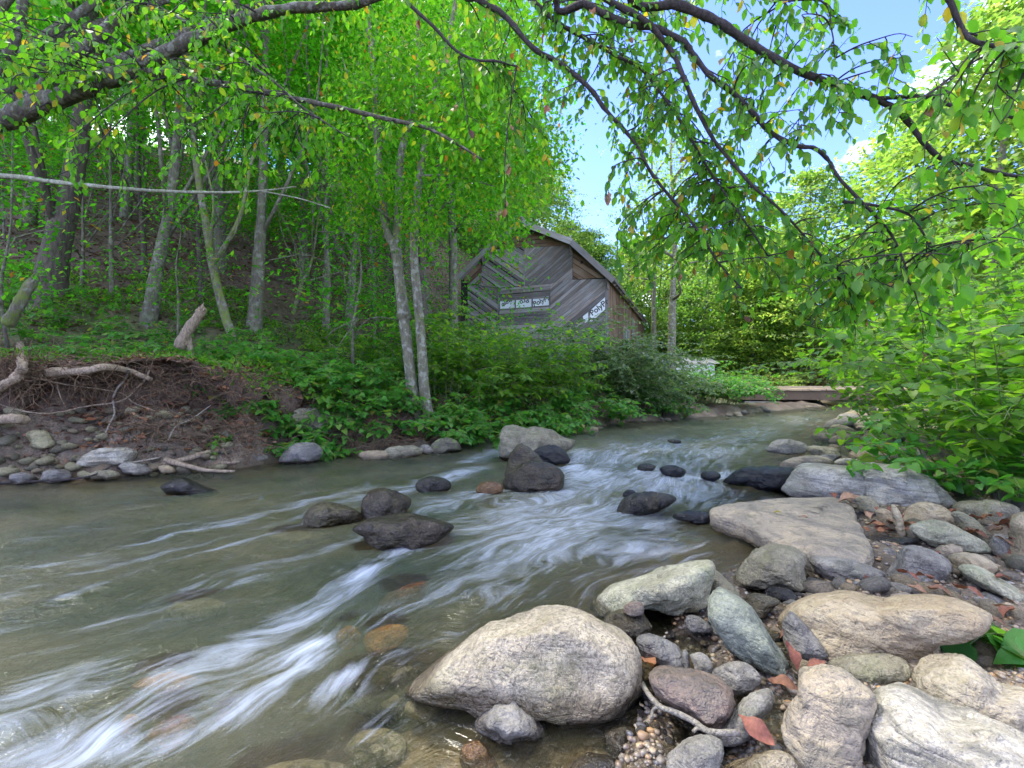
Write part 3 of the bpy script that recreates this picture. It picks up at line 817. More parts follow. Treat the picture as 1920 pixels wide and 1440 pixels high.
# ------------------------------------------------------------------ bridge
BY = 16.6
br = empty('footbridge', (8.4, BY, .3))
tag(br, 'low wooden footbridge of pale planks on dark beams over the far end of the stream', 'bridge')
XL, XR = 8.0, 16.0
zt = CAMH - (729 - HZ) / FP * BY
for yy in (-.02, .9, 1.8):
    mb_ = MB(); mb_.box((XL - 8.4, yy, zt - .3 - .40), (XR - 8.4, yy + .16, zt - .3 - .07)); mb_.obj('beam', M['beam'], br, False)
k = 0; x = XL
pm = None
while x < XR:
    if pm is None:
        mb_ = MB(); mb_.box((0, -.12, -.06), (.205, 2.1, 0)); pm = mb_.mesh('deck_plank', M['deck'], False)
    o = link('deck_plank', pm, br, (x - 8.4, random.uniform(-.03, .03), zt - .3 + random.uniform(-.006, .006))); x += .215
mb_ = MB(); mb_.box((XL - 8.4 + .3, -.10, zt - .3 + .012), (XR - 8.4, .02, zt - .3 + .10)); mb_.obj('kerb_rail', M['deck'], br, False)
for r_ in range(2):
    for c_ in range(3):
        mb_ = MB(); mb_.box((.1 + c_ * .42, -.05, -.42 + r_ * .17), (.50 + c_ * .42, .9, -.26 + r_ * .17)); mb_.obj('concrete_block', M['block'], br, False)

# pale building glimpsed between the trunks beyond the barn
wh = empty('pale_house', Vector((8.9, 22.6, 1.0)))
tag(wh, 'small low white building glimpsed between the trunks beyond the barn', 'house')
mb_ = MB(); mb_.box((-1.2, 0, -.7), (1.2, 2.0, .8)); mb_.obj('wall', M['white_wall'], wh, False)
mb_ = MB(); mb_.add([(-1.4, -.2, .8), (1.4, -.2, .8), (1.4, 2.2, .8), (-1.4, 2.2, .8), (-1.4, 1, 1.15), (1.4, 1, 1.15)], [[0, 1, 5, 4], [2, 3, 4, 5], [0, 3, 2, 1]], [[1, 2, 5], [3, 0, 4]]); mb_.obj('roof', M['roof_metal'], wh, False)
mb_ = MB(); mb_.box((-.8, -.04, -.1), (-.2, -.005, .45)); mb_.obj('window', M['glass'], wh, False)

# ------------------------------------------------------------------ rocks
_ico = {}
def ico(n):
    if n not in _ico:
        import bmesh
        bm = bmesh.new(); bmesh.ops.create_icosphere(bm, subdivisions=n, radius=1)
        bm.verts.ensure_lookup_table()
        _ico[n] = (np.array([v.co[:] for v in bm.verts]), np.array([[v.index for v in f.verts] for f in bm.faces]))
        bm.free()
    return _ico[n]

def ell(cx, cy, rx, ry, rot=0, n=14, wob=.08, seed=0):
    rr = random.Random(seed * 7 + int(cx))
    c, s = math.cos(R(rot)), math.sin(R(rot)); out = []
    for k in range(n):
        a = 2 * math.pi * k / n; q = 1 + rr.uniform(-wob, wob)
        x, y = rx * math.cos(a) * q, ry * math.sin(a) * q
        out.append((cx + x * c - y * s, cy + x * s + y * c))
    return out

def outline_r(poly, c):
    """radius of a closed outline about c as a function of angle"""
    p = np.array(poly, float) - c
    # densify with Catmull-Rom so corners are worn
    n = len(p); D = []
    for k in range(n):
        a, b, cc, d = p[k - 1], p[k], p[(k + 1) % n], p[(k + 2) % n]
        for f in np.linspace(0, 1, 8, endpoint=False):
            D.append(.5 * (2 * b + (cc - a) * f + (2 * a - 5 * b + 4 * cc - d) * f * f + (3 * b - a - 3 * cc + d) * f ** 3))
    D = np.array(D); th = np.arctan2(D[:, 1], D[:, 0]); r = np.hypot(D[:, 0], D[:, 1])
    o = np.argsort(th); th, r = th[o], r[o]
    return np.concatenate([th - 2 * np.pi, th, th + 2 * np.pi]), np.concatenate([r, r, r])

def worn(u, seed, cuts, size, nz, crack):
    """flatten a few faces of the unit body"""
    rr = np.random.default_rng(seed)
    for k in range(cuts):
        n = rr.normal(size=3); n[2] = abs(n[2]) * 1.2 + .35; n /= np.linalg.norm(n)
        d = rr.uniform(.62, .82)
        e = u @ n - d
        u = u - np.where(e > 0, e * .82, 0)[:, None] * n
    return u

def rock_from_outline(name, poly, mat, label, group, g=0.0, thick=.8, res=4, seed=1, cuts=4, p=.8, nz=.075, cat='rock', back=.35, horizontal=None, parent=None):
    poly = [tuple(map(float, q)) for q in poly]
    pa = np.array(poly)
    U, Fc = ico(res)
    if horizontal is None:
        yb = pa[:, 1].max(); xb = pa[pa[:, 1].argmax(), 0]
        c = np.array([(pa[:, 0].min() + pa[:, 0].max()) / 2, (pa[:, 1].min() + pa[:, 1].max()) / 2])
        Y0 = FP * (CAMH - g) / max(yb - HZ, 8)
        wpx, hpx = np.ptp(pa[:, 0]), np.ptp(pa[:, 1])
        ray = P(c[0], c[1], 1.0) - Vector((0, 0, CAMH)); rl = ray.length
        T = thick * .46 * math.sqrt(wpx * hpx) / FP * Y0 * rl
        Yc = Y0 + back * T
        C = np.array(P(c[0], c[1], Yc))
        w = -np.array(ray.normalized())
        a = np.cross([0, 0, 1.0], w); a /= np.linalg.norm(a); b = np.cross(w, a)
        wb = w - np.array([0, 0, .42 * w[2]]); wb /= np.linalg.norm(wb)
        pts = []
        for q in poly:
            rq = np.array(P(q[0], q[1], 1.0) - Vector((0, 0, CAMH))); o = np.array([0, 0, CAMH])
            t = np.dot(C - o, w) / np.dot(rq, w); h = o + rq * t - C
            pts.append((h @ a, h @ b))
    else:
        zt, T = horizontal
        W_ = [G(q[0], q[1], zt) for q in poly]
        c3 = sum(W_, Vector()) / len(W_)
        C = np.array((c3.x, c3.y, zt - T)); a = np.array([1., 0, 0]); b = np.array([0, 1., 0]); w = np.array([0, 0, 1.]); wb = w
        pts = [(q.x - C[0], q.y - C[1]) for q in W_]
    th, rad = outline_r(pts, np.zeros(2))
    rm = rad.mean()
    rr = np.random.default_rng(seed)
    u = worn(U.copy(), seed, cuts, rm, nz, 0)
    rho = np.hypot(u[:, 0], u[:, 1]); ang = np.arctan2(u[:, 1], u[:, 0])
    r0 = np.interp(ang, th, rad)
    q = np.clip(rho, 0, 1) ** p
    cz = np.sign(u[:, 2]) * np.abs(u[:, 2]) ** p * T
    off = rr.random(3) * 50
    loc = np.stack([np.cos(ang) * r0 * q, np.sin(ang) * r0 * q, cz], -1)
    s = rm
    d1 = fbm(loc / s * 1.3 + off, 2) * nz * 1.3 * s * (1 - .6 * q ** 4)
    d2 = fbm(loc / s * np.array([3., 3., 5.]) + off + 9, 4, .55) * nz * .62 * s
    rg = np.abs(vnoise(loc / s * 2.3 + off + 31)); d3 = -np.exp(-(rg / .045) ** 2) * nz * .35 * s
    nrm = U * np.array([1, 1, 1.0]); nrm = nrm / np.linalg.norm(nrm, axis=1)[:, None]
    loc = loc + nrm * (d1 + d2 + d3)[:, None]
    skirt = horizontal is None and group != SK
    Wd = loc[:, :1] * a + loc[:, 1:2] * b + loc[:, 2:3] * wb
    if skirt:
        t_ = np.clip(-Wd[:, 2] / max(1e-6, -Wd[:, 2].min()), 0, 1)
        Wd[:, :2] *= (1 + (.28 if group == ST else .5) * t_ ** 1.5)[:, None]
        Wd[:, 2] -= .22 * rm * t_
    if np.dot(np.cross(a, b), w) < 0: Fc = Fc[:, ::-1]
    me = make_mesh(name, Wd, [Fc], M[mat])
    o = link(name, me, parent, C)
    if label: tag(o, label, cat, group)
    return o

SH, ST, BK, SK = 'rocks on the stony shore', 'rocks standing in the stream', 'stones below the eroded bank', 'stones lying under the water'
ROCKS = [
 # outline or ellipse, material, label, group, options
 ([(782,1285),(800,1258),(850,1220),(905,1180),(960,1158),(1040,1141),(1090,1147),(1150,1178),(1188,1205),(1200,1250),(1195,1285),(1165,1318),(1120,1338),(1060,1343),(1010,1322),(930,1310),(850,1300)], 'tan', 'largest tan speckled boulder at the water edge in front of the stream', SH, dict(thick=1.0, res=6, cuts=3, p=.72, nz=.045, seed=3, back=.7)),
 ([(898,1352),(918,1330),(955,1312),(975,1316),(1000,1345),(1018,1370),(1005,1385),(960,1384),(905,1368)], 'grey', 'small angular grey rock in the shallows before the big tan boulder', SH, dict(res=5, cuts=6, seed=12, thick=1.0)),
 (ell(1003,1331,20,14,20), 'black', 'small black stone wedged between the angular grey rock and the tan boulder', SH, dict(res=3)),
 ([(1137,1128),(1140,1105),(1165,1092),(1215,1080),(1275,1058),(1322,1052),(1340,1062),(1338,1095),(1322,1128),(1290,1138),(1210,1141),(1150,1146)], 'mossgrey', 'long pale green-grey boulder at the edge of the rippling water', SH, dict(res=5, thick=1.1, seed=5, g=.03, p=.7)),
 ([(1318,1075),(1340,1068),(1385,1112),(1375,1121),(1345,1128),(1318,1125)], 'greyolive', 'dark wedge shaped rock behind the end of the green-grey boulder', SH, dict(res=4, seed=8)),
 (ell(1190,1139,19,12), 'purple', 'little round brown stone sitting on the olive cobble', SH, dict(res=3, g=.09)),
 (ell(1176,1171,45,27,3), 'wetolive', 'round olive cobble touching the right side of the big tan boulder', SH, dict(res=4, thick=1.1, g=.0)),
 ([(1192,1200),(1205,1190),(1235,1195),(1270,1212),(1281,1230),(1275,1245),(1245,1243),(1205,1225)], 'slate', 'blue-grey oval stone beside the right end of the big tan boulder', SH, dict(res=4, thick=1.0, g=.03)),
 ([(1293,1230),(1308,1224),(1325,1230),(1336,1245),(1330,1258),(1310,1256)], 'grey', 'thumb sized grey stone among the pebbles below the blue-green rock', SH, dict(res=3, g=.05)),
 (ell(1286,1235,7,18,-8), 'slate', 'thin upright grey stone next to the blue-grey oval stone', SH, dict(res=3, g=.04)),
 ([(1284,1165),(1292,1153),(1312,1158),(1330,1172),(1332,1181),(1300,1180)], 'slate', 'smooth dark oval stone lying in the pebbles beneath the green-grey boulder', SH, dict(res=3, g=.04)),
 ([(1328,1130),(1336,1112),(1352,1105),(1395,1128),(1420,1158),(1438,1190),(1456,1228),(1450,1242),(1425,1240),(1385,1220),(1350,1185),(1330,1155)], 'green', 'blue-green pointed rock leaning down towards the gravel', SH, dict(res=5, cuts=5, thick=.95, g=.04, seed=21, p=.68)),
 ([(1218,1270),(1228,1256),(1280,1254),(1335,1266),(1365,1285),(1377,1312),(1370,1340),(1345,1355),(1310,1350),(1260,1318),(1228,1295)], 'purple', 'smooth purple-brown rounded rock in the foreground', SH, dict(res=5, cuts=3, thick=1.1, g=.03, seed=7)),
 ([(1336,1258),(1360,1245),(1395,1243),(1424,1262),(1424,1280),(1400,1291),(1370,1290),(1345,1275)], 'grey', 'flat lilac-grey stone between the purple-brown rock and the pebbles', SH, dict(res=4, g=.04)),
 ([(1352,1365),(1375,1335),(1405,1305),(1440,1293),(1452,1302),(1450,1325),(1430,1345),(1415,1365),(1390,1380),(1360,1378)], 'grey', 'bean shaped grey stone under the red curled leaf', SH, dict(res=4, g=.04, thick=.9)),
 ([(1256,1425),(1275,1395),(1310,1382),(1345,1384),(1360,1405),(1352,1430),(1335,1450),(1280,1455)], 'grey', 'dull grey rock cut by the bottom edge below the forked twig', SH, dict(res=4, g=.05)),
 ([(1376,1440),(1395,1425),(1440,1411),(1480,1415),(1500,1440),(1480,1460),(1400,1462)], 'tan', 'low tan rock cut by the bottom edge beside the cracked slab', SH, dict(res=4, g=.05)),
 ([(1472,1335),(1490,1300),(1498,1262),(1530,1250),(1580,1258),(1610,1285),(1640,1305),(1640,1350),(1625,1400),(1600,1450),(1560,1460),(1510,1420),(1478,1370)], 'tanflat', 'cracked grey-tan slab lying against the white pointed rock', SH, dict(res=5, cuts=7, thick=.55, g=.03, seed=33, p=.6)),
 ([(1548,1245),(1570,1230),(1630,1225),(1690,1235),(1713,1255),(1708,1275),(1680,1285),(1620,1284),(1570,1272)], 'greyolive', 'dark olive-grey oval rock below the sculpted ochre boulder', SH, dict(res=5, thick=1.0, g=.02)),
 ([(1484,1152),(1500,1128),(1545,1114),(1590,1112),(1640,1124),(1700,1118),(1770,1122),(1830,1140),(1851,1156),(1842,1175),(1800,1192),(1760,1200),(1745,1222),(1705,1228),(1650,1216),(1600,1208),(1555,1205),(1510,1180)], 'ochre', 'long sculpted ochre boulder with a wavy face', SH, dict(res=6, thick=1.0, cuts=5, g=.05, seed=14, p=.7, nz=.065)),
 ([(1466,1175),(1475,1150),(1490,1152),(1530,1195),(1546,1222),(1520,1226),(1485,1215)], 'slate', 'tilted dark slate stone propped under the left end of the ochre boulder', SH, dict(res=4, g=.03)),
 ([(1712,1265),(1722,1240),(1760,1228),(1800,1232),(1840,1258),(1880,1290),(1930,1300),(1960,1340),(1950,1400),(1880,1390),(1800,1350),(1745,1312),(1720,1290)], 'cream', 'cream coloured lumpy boulder beside the green plant', SH, dict(res=6, thick=.9, g=.03, seed=17, cuts=4, p=.72)),
 ([(1625,1345),(1640,1300),(1662,1283),(1700,1292),(1760,1325),(1840,1352),(1930,1395),(1990,1450),(1960,1530),(1800,1540),(1690,1500),(1635,1430)], 'pale', 'white-grey streaked pointed rock nearest the camera', SH, dict(res=6, thick=.8, g=.03, seed=19, cuts=6, p=.66, nz=.06)),
 ([(1390,1078),(1400,1050),(1435,1022),(1465,1020),(1510,1040),(1517,1060),(1505,1090),(1490,1102),(1440,1098),(1395,1092)], 'greyolive', 'squarish grey-brown rock at the near end of the flat slab', SH, dict(res=5, cuts=5, thick=.95, g=.02, seed=23, p=.65)),
 ([(1518,1048),(1545,1043),(1600,1052),(1650,1068),(1668,1080),(1660,1090),(1620,1095),(1575,1092),(1540,1075)], 'grey', 'flattish grey rock squeezed along the near edge of the flat slab', SH, dict(res=5, thick=.9, g=.03, seed=26)),
 ([(1668,1080),(1680,1040),(1700,1025),(1735,1030),(1775,1050),(1783,1070),(1765,1085),(1745,1102),(1715,1100),(1680,1090)], 'grey', 'many sided grey rock with a dent near the middle of the shore', SH, dict(res=5, cuts=6, thick=1.0, g=.03, seed=28, p=.68)),
 ([(1695,965),(1705,948),(1740,942),(1775,955),(1788,968),(1780,978),(1730,983),(1700,980)], 'ochre', 'rounded buff rock with a red stain behind the speckled rock', SH, dict(res=4, thick=1.0, g=.08)),
 ([(1705,990),(1725,979),(1765,977),(1810,998),(1845,1015),(1848,1024),(1835,1028),(1790,1022),(1740,1010)], 'mossgrey', 'long speckled black and white rock pointing down to the right', SH, dict(res=4, thick=1.0, g=.09, seed=31)),
 ([(1785,945),(1800,936),(1850,936),(1900,946),(1912,958),(1895,972),(1860,978),(1820,965),(1790,955)], 'greyolive', 'broad mossy rock at the foot of the leafy bank', SH, dict(res=4, thick=1.0, g=.10, seed=35)),
 ([(1783,965),(1795,958),(1825,972),(1842,988),(1838,998),(1810,992)], 'greyolive', 'dark oval stone between two bigger mossy rocks and red leaves', SH, dict(res=4, g=.11)),
 ([(1892,985),(1900,968),(1930,962),(1960,990),(1960,1030),(1930,1050),(1905,1040),(1895,1015)], 'ochre', 'upright brown rock cut by the frame edge below the leafy bank', SH, dict(res=4, g=.08, thick=1.0)),
 (ell(1823,1056,49,17,12), 'ochre', 'brown cigar shaped stone resting above the long grey one', SH, dict(res=4, g=.06, thick=1.1)),
 ([(1797,1066),(1812,1058),(1850,1072),(1895,1098),(1912,1113),(1900,1119),(1860,1104),(1815,1085)], 'mossgrey', 'slender pale grey stone lying slantwise in the mud', SH, dict(res=4, g=.05, thick=1.1)),
 (ell(1824,1103,23,14,5), 'purple', 'wet round brown cobble beside the slender grey stone', SH, dict(res=3, g=.03)),
 ([(1833,1115),(1850,1110),(1890,1128),(1910,1142),(1900,1148),(1860,1136),(1835,1126)], 'slate', 'wet blue-black flat stone at the muddy puddle', SH, dict(res=4, g=.02)),
 (ell(1780,1031,28,12,0), 'tanflat', 'smooth brown-grey stone under the speckled rock', SH, dict(res=3, g=.07)),
 (ell(1664,1039,16,11,0), 'slate', 'egg shaped pale blue pebble next to the flat slab corner', SH, dict(res=3, g=.03)),
 (ell(1683,1016,46,9,-3), 'dark', 'long dark stone under the red leaves beyond the flat slab', SH, dict(res=4, g=.05)),
 ([(1640,962),(1652,953),(1672,962),(1678,985),(1660,985)], 'ochre', 'angular buff stone tilted among red leaves', SH, dict(res=4, g=.08)),
 (ell(1683,974,9,30,-18), 'ochre', 'finger shaped stone standing between the buff stone and rounded rock', SH, dict(res=4, g=.07)),
 ([(1602,935),(1618,930),(1640,938),(1648,955),(1630,960),(1610,950)], 'greyolive', 'olive stone under the shadow of the long boulder', SH, dict(res=4, g=.08)),
 (ell(1880,1022,24,20,20), 'grey', 'rounded grey stone in front of the upright brown rock', SH, dict(res=4, g=.07)),
 (ell(1842,1010,22,14,15), 'greyolive', 'small olive stone beyond the tip of the speckled rock', SH, dict(res=3, g=.07)),
 ([(1395,1125),(1410,1113),(1440,1118),(1465,1128),(1450,1140),(1425,1155),(1405,1145)], 'wetolive', 'wet olive stone at the bright puddle', SH, dict(res=4, g=.02)),
 ([(1435,1108),(1450,1099),(1480,1106),(1495,1117),(1490,1124),(1455,1121)], 'black', 'wet black stone below the squarish rock', SH, dict(res=4, g=.025)),
 (ell(1680,1105,32,12,5), 'grey', 'low grey stone behind the crest of the ochre boulder', SH, dict(res=4, g=.04)),
 (ell(1480,1135,17,10,-10), 'slate', 'pale flat stone in the bright puddle', SH, dict(res=3, g=.01)),
 (ell(1895,1187,36,13,4), 'ochre', 'buff stone at the frame edge above the green plant', SH, dict(res=4, g=.05)),
 # the flat slab and the long boulder
 ([(1330,955),(1365,938),(1480,928),(1585,931),(1612,975),(1640,1040),(1590,1046),(1510,1030),(1450,1008),(1385,975)], 'tanflat', 'wide flat tan slab lying half in the stream', SH, dict(horizontal=(.125, .075), res=6, cuts=0, p=.32, nz=.028, seed=41)),
 ([(1475,888),(1485,870),(1520,866),(1600,871),(1680,873),(1730,890),(1765,915),(1778,934),(1760,941),(1700,943),(1640,938),(1570,930),(1500,915),(1480,903)], 'bluepale', 'long whale backed boulder with a pale blue-grey face', SH, dict(res=6, thick=.75, cuts=4, g=.06, seed=43, p=.66, back=.5)),
 # in the stream
 ([(300,915),(325,900),(350,897),(375,908),(402,918),(385,925),(330,926)], 'dark', 'low dark rock alone in the stream near the far bank roots', ST, dict(res=4, seed=51)),
 ([(565,968),(580,950),(610,942),(645,947),(676,962),(660,974),(610,980),(575,983)], 'wetolive', 'olive mottled rock, left one of the three clustered in midstream', ST, dict(res=5, seed=52, thick=1.0)),
 ([(680,955),(688,928),(715,917),(745,922),(772,938),(760,955),(735,966),(700,972)], 'wetbrown', 'brown domed rock standing behind the other two in the midstream cluster', ST, dict(res=5, seed=53, thick=1.1, back=.6, g=.02)),
 ([(663,992),(690,975),(745,966),(800,970),(848,985),(830,1000),(800,1012),(750,1022),(715,1020),(685,1005)], 'wetbrown', 'broad flat wet rock in front of the midstream cluster', ST, dict(res=5, seed=54, thick=1.0, p=.72)),
 ([(778,912),(792,897),(818,893),(845,905),(838,916),(800,921)], 'dark', 'small blackish rock in midstream near the olive cluster', ST, dict(res=4, seed=55)),
 ([(893,914),(903,905),(925,903),(945,911),(935,921),(900,922)], 'rustdull', 'small rusty stone breaking the surface in midstream', ST, dict(res=3, seed=56, g=.02)),
 ([(945,900),(960,880),(990,867),(1025,868),(1050,880),(1057,895),(1045,910),(1010,917),(965,914)], 'wetbrown', 'dark wet rounded rock beside the small cascade', ST, dict(res=5, seed=57, thick=1.1)),
 ([(950,888),(955,855),(972,834),(990,837),(1010,855),(1020,875),(1000,890),(965,893)], 'wetolive', 'pointed brown rock rising behind the wet rounded rock', ST, dict(res=5, seed=58, thick=1.0, g=.05, back=.6)),
 ([(937,840),(938,815),(955,798),(985,800),(1030,806),(1055,820),(1078,826),(1068,838),(1020,850),(970,858),(945,852)], 'greyolive', 'largest grey boulder in midstream below the leafy bank', ST, dict(res=5, seed=59, thick=1.0, g=.03, p=.7)),
 ([(998,848),(1015,838),(1040,836),(1062,848),(1066,862),(1040,866),(1005,862)], 'black', 'black wet rock with water spilling past it', ST, dict(res=4, seed=60, g=.04)),
 ([(1160,945),(1180,928),(1220,922),(1262,930),(1266,940),(1240,952),(1200,960),(1170,960)], 'dark', 'flat black rock in the blue ripples', ST, dict(res=5, seed=61, cuts=5)),
 (ell(1181,926,13,8), 'black', 'small black stone touching the flat black rock', ST, dict(res=3, seed=62, g=.03)),
 ([(1262,966),(1290,957),(1320,960),(1334,970),(1320,979),(1280,974)], 'black', 'low black rock against the flat tan slab', ST, dict(res=4, seed=63)),
 ([(1363,895),(1390,880),(1430,874),(1485,878),(1490,900),(1470,913),(1420,907),(1375,902)], 'black', 'dark wet slab at the left end of the long boulder', ST, dict(res=5, seed=64, g=.03, thick=.9)),
 (ell(1333,891,19,9), 'black', 'small dark rock in the row of little falls', ST, dict(res=3, seed=65, g=.03)),
 (ell(1262,882,26,9,5), 'black', 'dark ledge rock under the row of little falls', ST, dict(res=4, seed=66, g=.03)),
 (ell(1212,876,18,7,0), 'dark', 'low dark rock at the left start of the little falls', ST, dict(res=3, seed=67, g=.03)),
 ([(1443,842),(1450,828),(1480,823),(1510,830),(1512,843),(1480,847)], 'grey', 'dark grey rock farthest up the water edge', ST, dict(res=4, seed=68, g=.07)),
 (ell(1264,827,14,3,4), 'dark', 'thin dark stone breaking the far bright water', ST, dict(res=3, seed=69, g=.06)),
 ([(1465,868),(1490,858),(1530,854),(1563,864),(1555,873),(1490,877)], 'tanflat', 'brown flat rock behind the long boulder', ST, dict(res=4, seed=70, g=.08)),
 (ell(1543,846,33,8,10), 'greyolive', 'flat grey stone slab on the far shingle edge', SH, dict(res=4, seed=71, g=.09)),
 (ell(1590,866,26,7,0), 'bluepale', 'pale stone just behind the crest of the long boulder', SH, dict(res=3, seed=72, g=.10)),
 (ell(1552,859,22,7,-8), 'slate', 'dark slatey stone behind the long boulder', SH, dict(res=3, seed=73, g=.09)),
 # under water
 ([(632,1240),(660,1210),(710,1190),(770,1182),(830,1192),(850,1215),(830,1250),(790,1275),(740,1285),(680,1265)], 'wetolive', 'broad speckled olive rock just under the water beside the tan boulder', SK, dict(res=5, g=-.03, thick=.8, top=.014, seed=80, back=.2)),
 ([(681,1160),(690,1140),(735,1127),(765,1132),(762,1152),(735,1172),(700,1181)], 'rust', 'bright orange stone glowing under the flowing water', SK, dict(res=4, g=.0, seed=81, top=-.004, thick=.8)),
 (ell(654,1168,24,20,-20), 'rust', 'dull orange stone next to the bright orange one', SK, dict(res=4, top=-.02, g=-.04, seed=82)),
 ([(700,1100),(720,1065),(760,1045),(800,1037),(800,1055),(780,1080),(740,1095)], 'redbrown', 'long red-brown rock under the surface below the midstream cluster', SK, dict(res=4, g=.0, seed=83, top=-.004, thick=.7)),
 (ell(310,1246,62,16,-6), 'rust', 'elongated orange rock blurred under the fast water', SK, dict(res=4, g=.0, seed=84, top=-.012)),
 (ell(322,1325,52,34,-20), 'redbrown', 'dark red-brown rock blurred under the fast water', SK, dict(res=4, g=-.02, seed=85, top=-.02)),
 (ell(243,1325,18,26,20), 'rust', 'yellow-orange stone under the fast water beside the red-brown rock', SK, dict(res=3, g=-.02, seed=86, top=-.02)),
 (ell(424,1325,18,14,-30), 'redbrown', 'small rusty stone right of the red-brown rock', SK, dict(res=3, g=-.02, seed=87, top=-.02)),
 (ell(370,1124,60,20,-4), 'sunk', 'pale sandy rock under the calm green water', SK, dict(res=4, g=-.06, seed=88)),
 (ell(704,1361,57,33,-3), 'sunk', 'smooth tan oval stone under the shallow foreground water', SK, dict(res=4, g=-.04, seed=89, thick=.7)),
 (ell(560,1420,130,48,-4), 'sunk', 'widest flat tan rock under the foreground water', SK, dict(res=5, g=-.05, seed=90, thick=.6)),
 (ell(706,1408,16,12), 'sunk', 'little tan pebble between the two sunken tan stones', SK, dict(res=3, g=-.05, seed=91)),
 ([(860,1390),(872,1365),(900,1362),(930,1395),(940,1425),(905,1430),(870,1412)], 'rustdull', 'wet orange stone in the brown shallows below the angular grey rock', SK, dict(res=4, g=-.012, top=.012, seed=92, thick=.7)),
 (ell(940,1388,12,8), 'ochre', 'small brown pebble at the foot of the angular grey rock', SK, dict(res=3, g=-.01, top=.02, seed=93)),
 (ell(1164,1370,36,33,10), 'wetbrown', 'glossy round brown stone half sunk in the muddy shallows', SK, dict(res=4, g=-.01, top=.03, seed=94, thick=.8)),
 (ell(1118,1428,46,30,0), 'wetbrown', 'shiny grey-brown rock cut by the bottom edge in the shallows', SK, dict(res=4, g=-.01, top=.03, seed=95, thick=.7)),
 (ell(1250,1402,29,26,15), 'wetbrown', 'small shiny brown stone ringed by bright water', SK, dict(res=4, g=-.005, top=.02, seed=96, thick=.8)),
 (ell(730,1300,36,24,0), 'sunk', 'yellowish stone under water beneath the tip of the tan boulder', SK, dict(res=3, g=-.06, seed=97)),
 (ell(790,1325,34,22,0), 'sunk', 'faint tan stone under water left of the angular grey rock', SK, dict(res=3, g=-.07, seed=98)),
 (ell(560,1000,60,14,-3), 'sunk', 'submerged olive-tan rock before the midstream cluster', SK, dict(res=4, g=-.08, seed=99)),
 # foot of the eroded bank
 (ell(75,823,28,17,8), 'bankstone', 'lumpy olive stone low in the hollow of the eroded bank', BK, dict(res=4, g=.28, seed=101)),
 (ell(114,804,20,8,-5), 'bankstone', 'flat pale stone above the lumpy olive stone', BK, dict(res=3, g=.36, seed=102)),
 (ell(128,816,17,8,-8), 'bankstone', 'flat olive stone between the lumpy stone and the bank centre', BK, dict(res=3, g=.31, seed=103)),
 (ell(181,781,24,12,12), 'bankstone', 'smooth oval stone lodged highest in the bank hollow', BK, dict(res=4, g=.42, seed=104)),
 (ell(226,795,17,15,0), 'bankstone', 'rounded olive stone beneath the hanging root', BK, dict(res=4, g=.36, seed=105)),
 (ell(64,851,13,8,0), 'ochre', 'small orange-tan stone in the pebbles of the bank foot', BK, dict(res=3, g=.16, seed=106)),
 ([(149,862),(165,848),(200,840),(245,841),(258,848),(240,860),(200,868),(160,868)], 'bluepale', 'large pale flat stone at the foot of the eroded bank', BK, dict(res=5, g=.14, seed=107, thick=.9)),
 (ell(251,877,29,10,6), 'grey', 'grey stone with its foot in the water by the stick pile', BK, dict(res=4, g=.03, seed=108)),
 (ell(104,890,28,11,-6), 'slate', 'bluish stone at the waterline of the eroded bank', BK, dict(res=4, g=.02, seed=109)),
 (ell(42,896,27,10,3), 'slate', 'dark bluish stone at the frame edge waterline', BK, dict(res=4, g=.01, seed=110)),
 (ell(197,890,27,9,-3), 'greyolive', 'low grey-olive stone half in water near the pale flat stone', BK, dict(res=4, g=.01, seed=111)),
 (ell(312,879,16,7,8), 'ochre', 'small tan stone under the end of the driftwood', BK, dict(res=3, g=.02, seed=112)),
 (ell(455,775,21,19,15), 'ochre', 'tan boulder poking from the leaf covered bank', BK, dict(res=4, g=.35, seed=113)),
 ([(540,800),(545,775),(565,764),(600,766),(628,778),(625,800),(590,808)], 'greyolive', 'large grey boulder set in the bank behind leafy sprouts', BK, dict(res=5, g=.30, seed=114)),
 ([(528,862),(535,842),(560,830),(590,832),(606,845),(590,862),(560,868)], 'slate', 'grey-purple boulder at the waterline under leafy sprouts', BK, dict(res=4, g=.0, seed=115)),
 ([(808,845),(815,828),(835,821),(855,826),(862,840),(845,847)], 'mossrock', 'moss covered round stone at the waterline of the leafy bank', BK, dict(res=4, g=.01, seed=116, thick=1.0)),
 (ell(755,846,36,11,-4), 'greyolive', 'low olive stone at the waterline beside the mossy stone', BK, dict(res=4, g=.0, seed=117)),
 (ell(798,842,13,8,10), 'grey', 'small grey stone between the low olive stone and the mossy one', BK, dict(res=3, g=.0, seed=118)),
 (ell(700,852,30,8,0), 'ochre', 'brown stone at the waterline under hanging roots', BK, dict(res=3, g=.0, seed=119)),
 (ell(1108,806,15,7,0), 'ochre', 'tan stone on the waterline beyond the largest midstream boulder', BK, dict(res=3, g=.02, seed=120)),
 (ell(480,858,26,7,-4), 'grey', 'flat stone by the driftwood under the bank', BK, dict(res=3, g=.03, seed=121)),
]
for spec in ROCKS:
    poly, mat, label, grp, kw = spec
    kw = dict(kw)
    a = np.array(poly)
    big = np.ptp(a[:, 0]) > 75
    tops = kw.pop('top', -.022 if grp == SK else None)
    o = rock_from_outline('boulder' if big else 'stone', poly, mat, label, grp, cat='boulder' if big else 'stone', **kw)
    if tops is not None:
        zs = np.array([v.co.z for v in o.data.vertices]).max() + o.location.z
        if zs > tops: o.location.z -= zs - tops

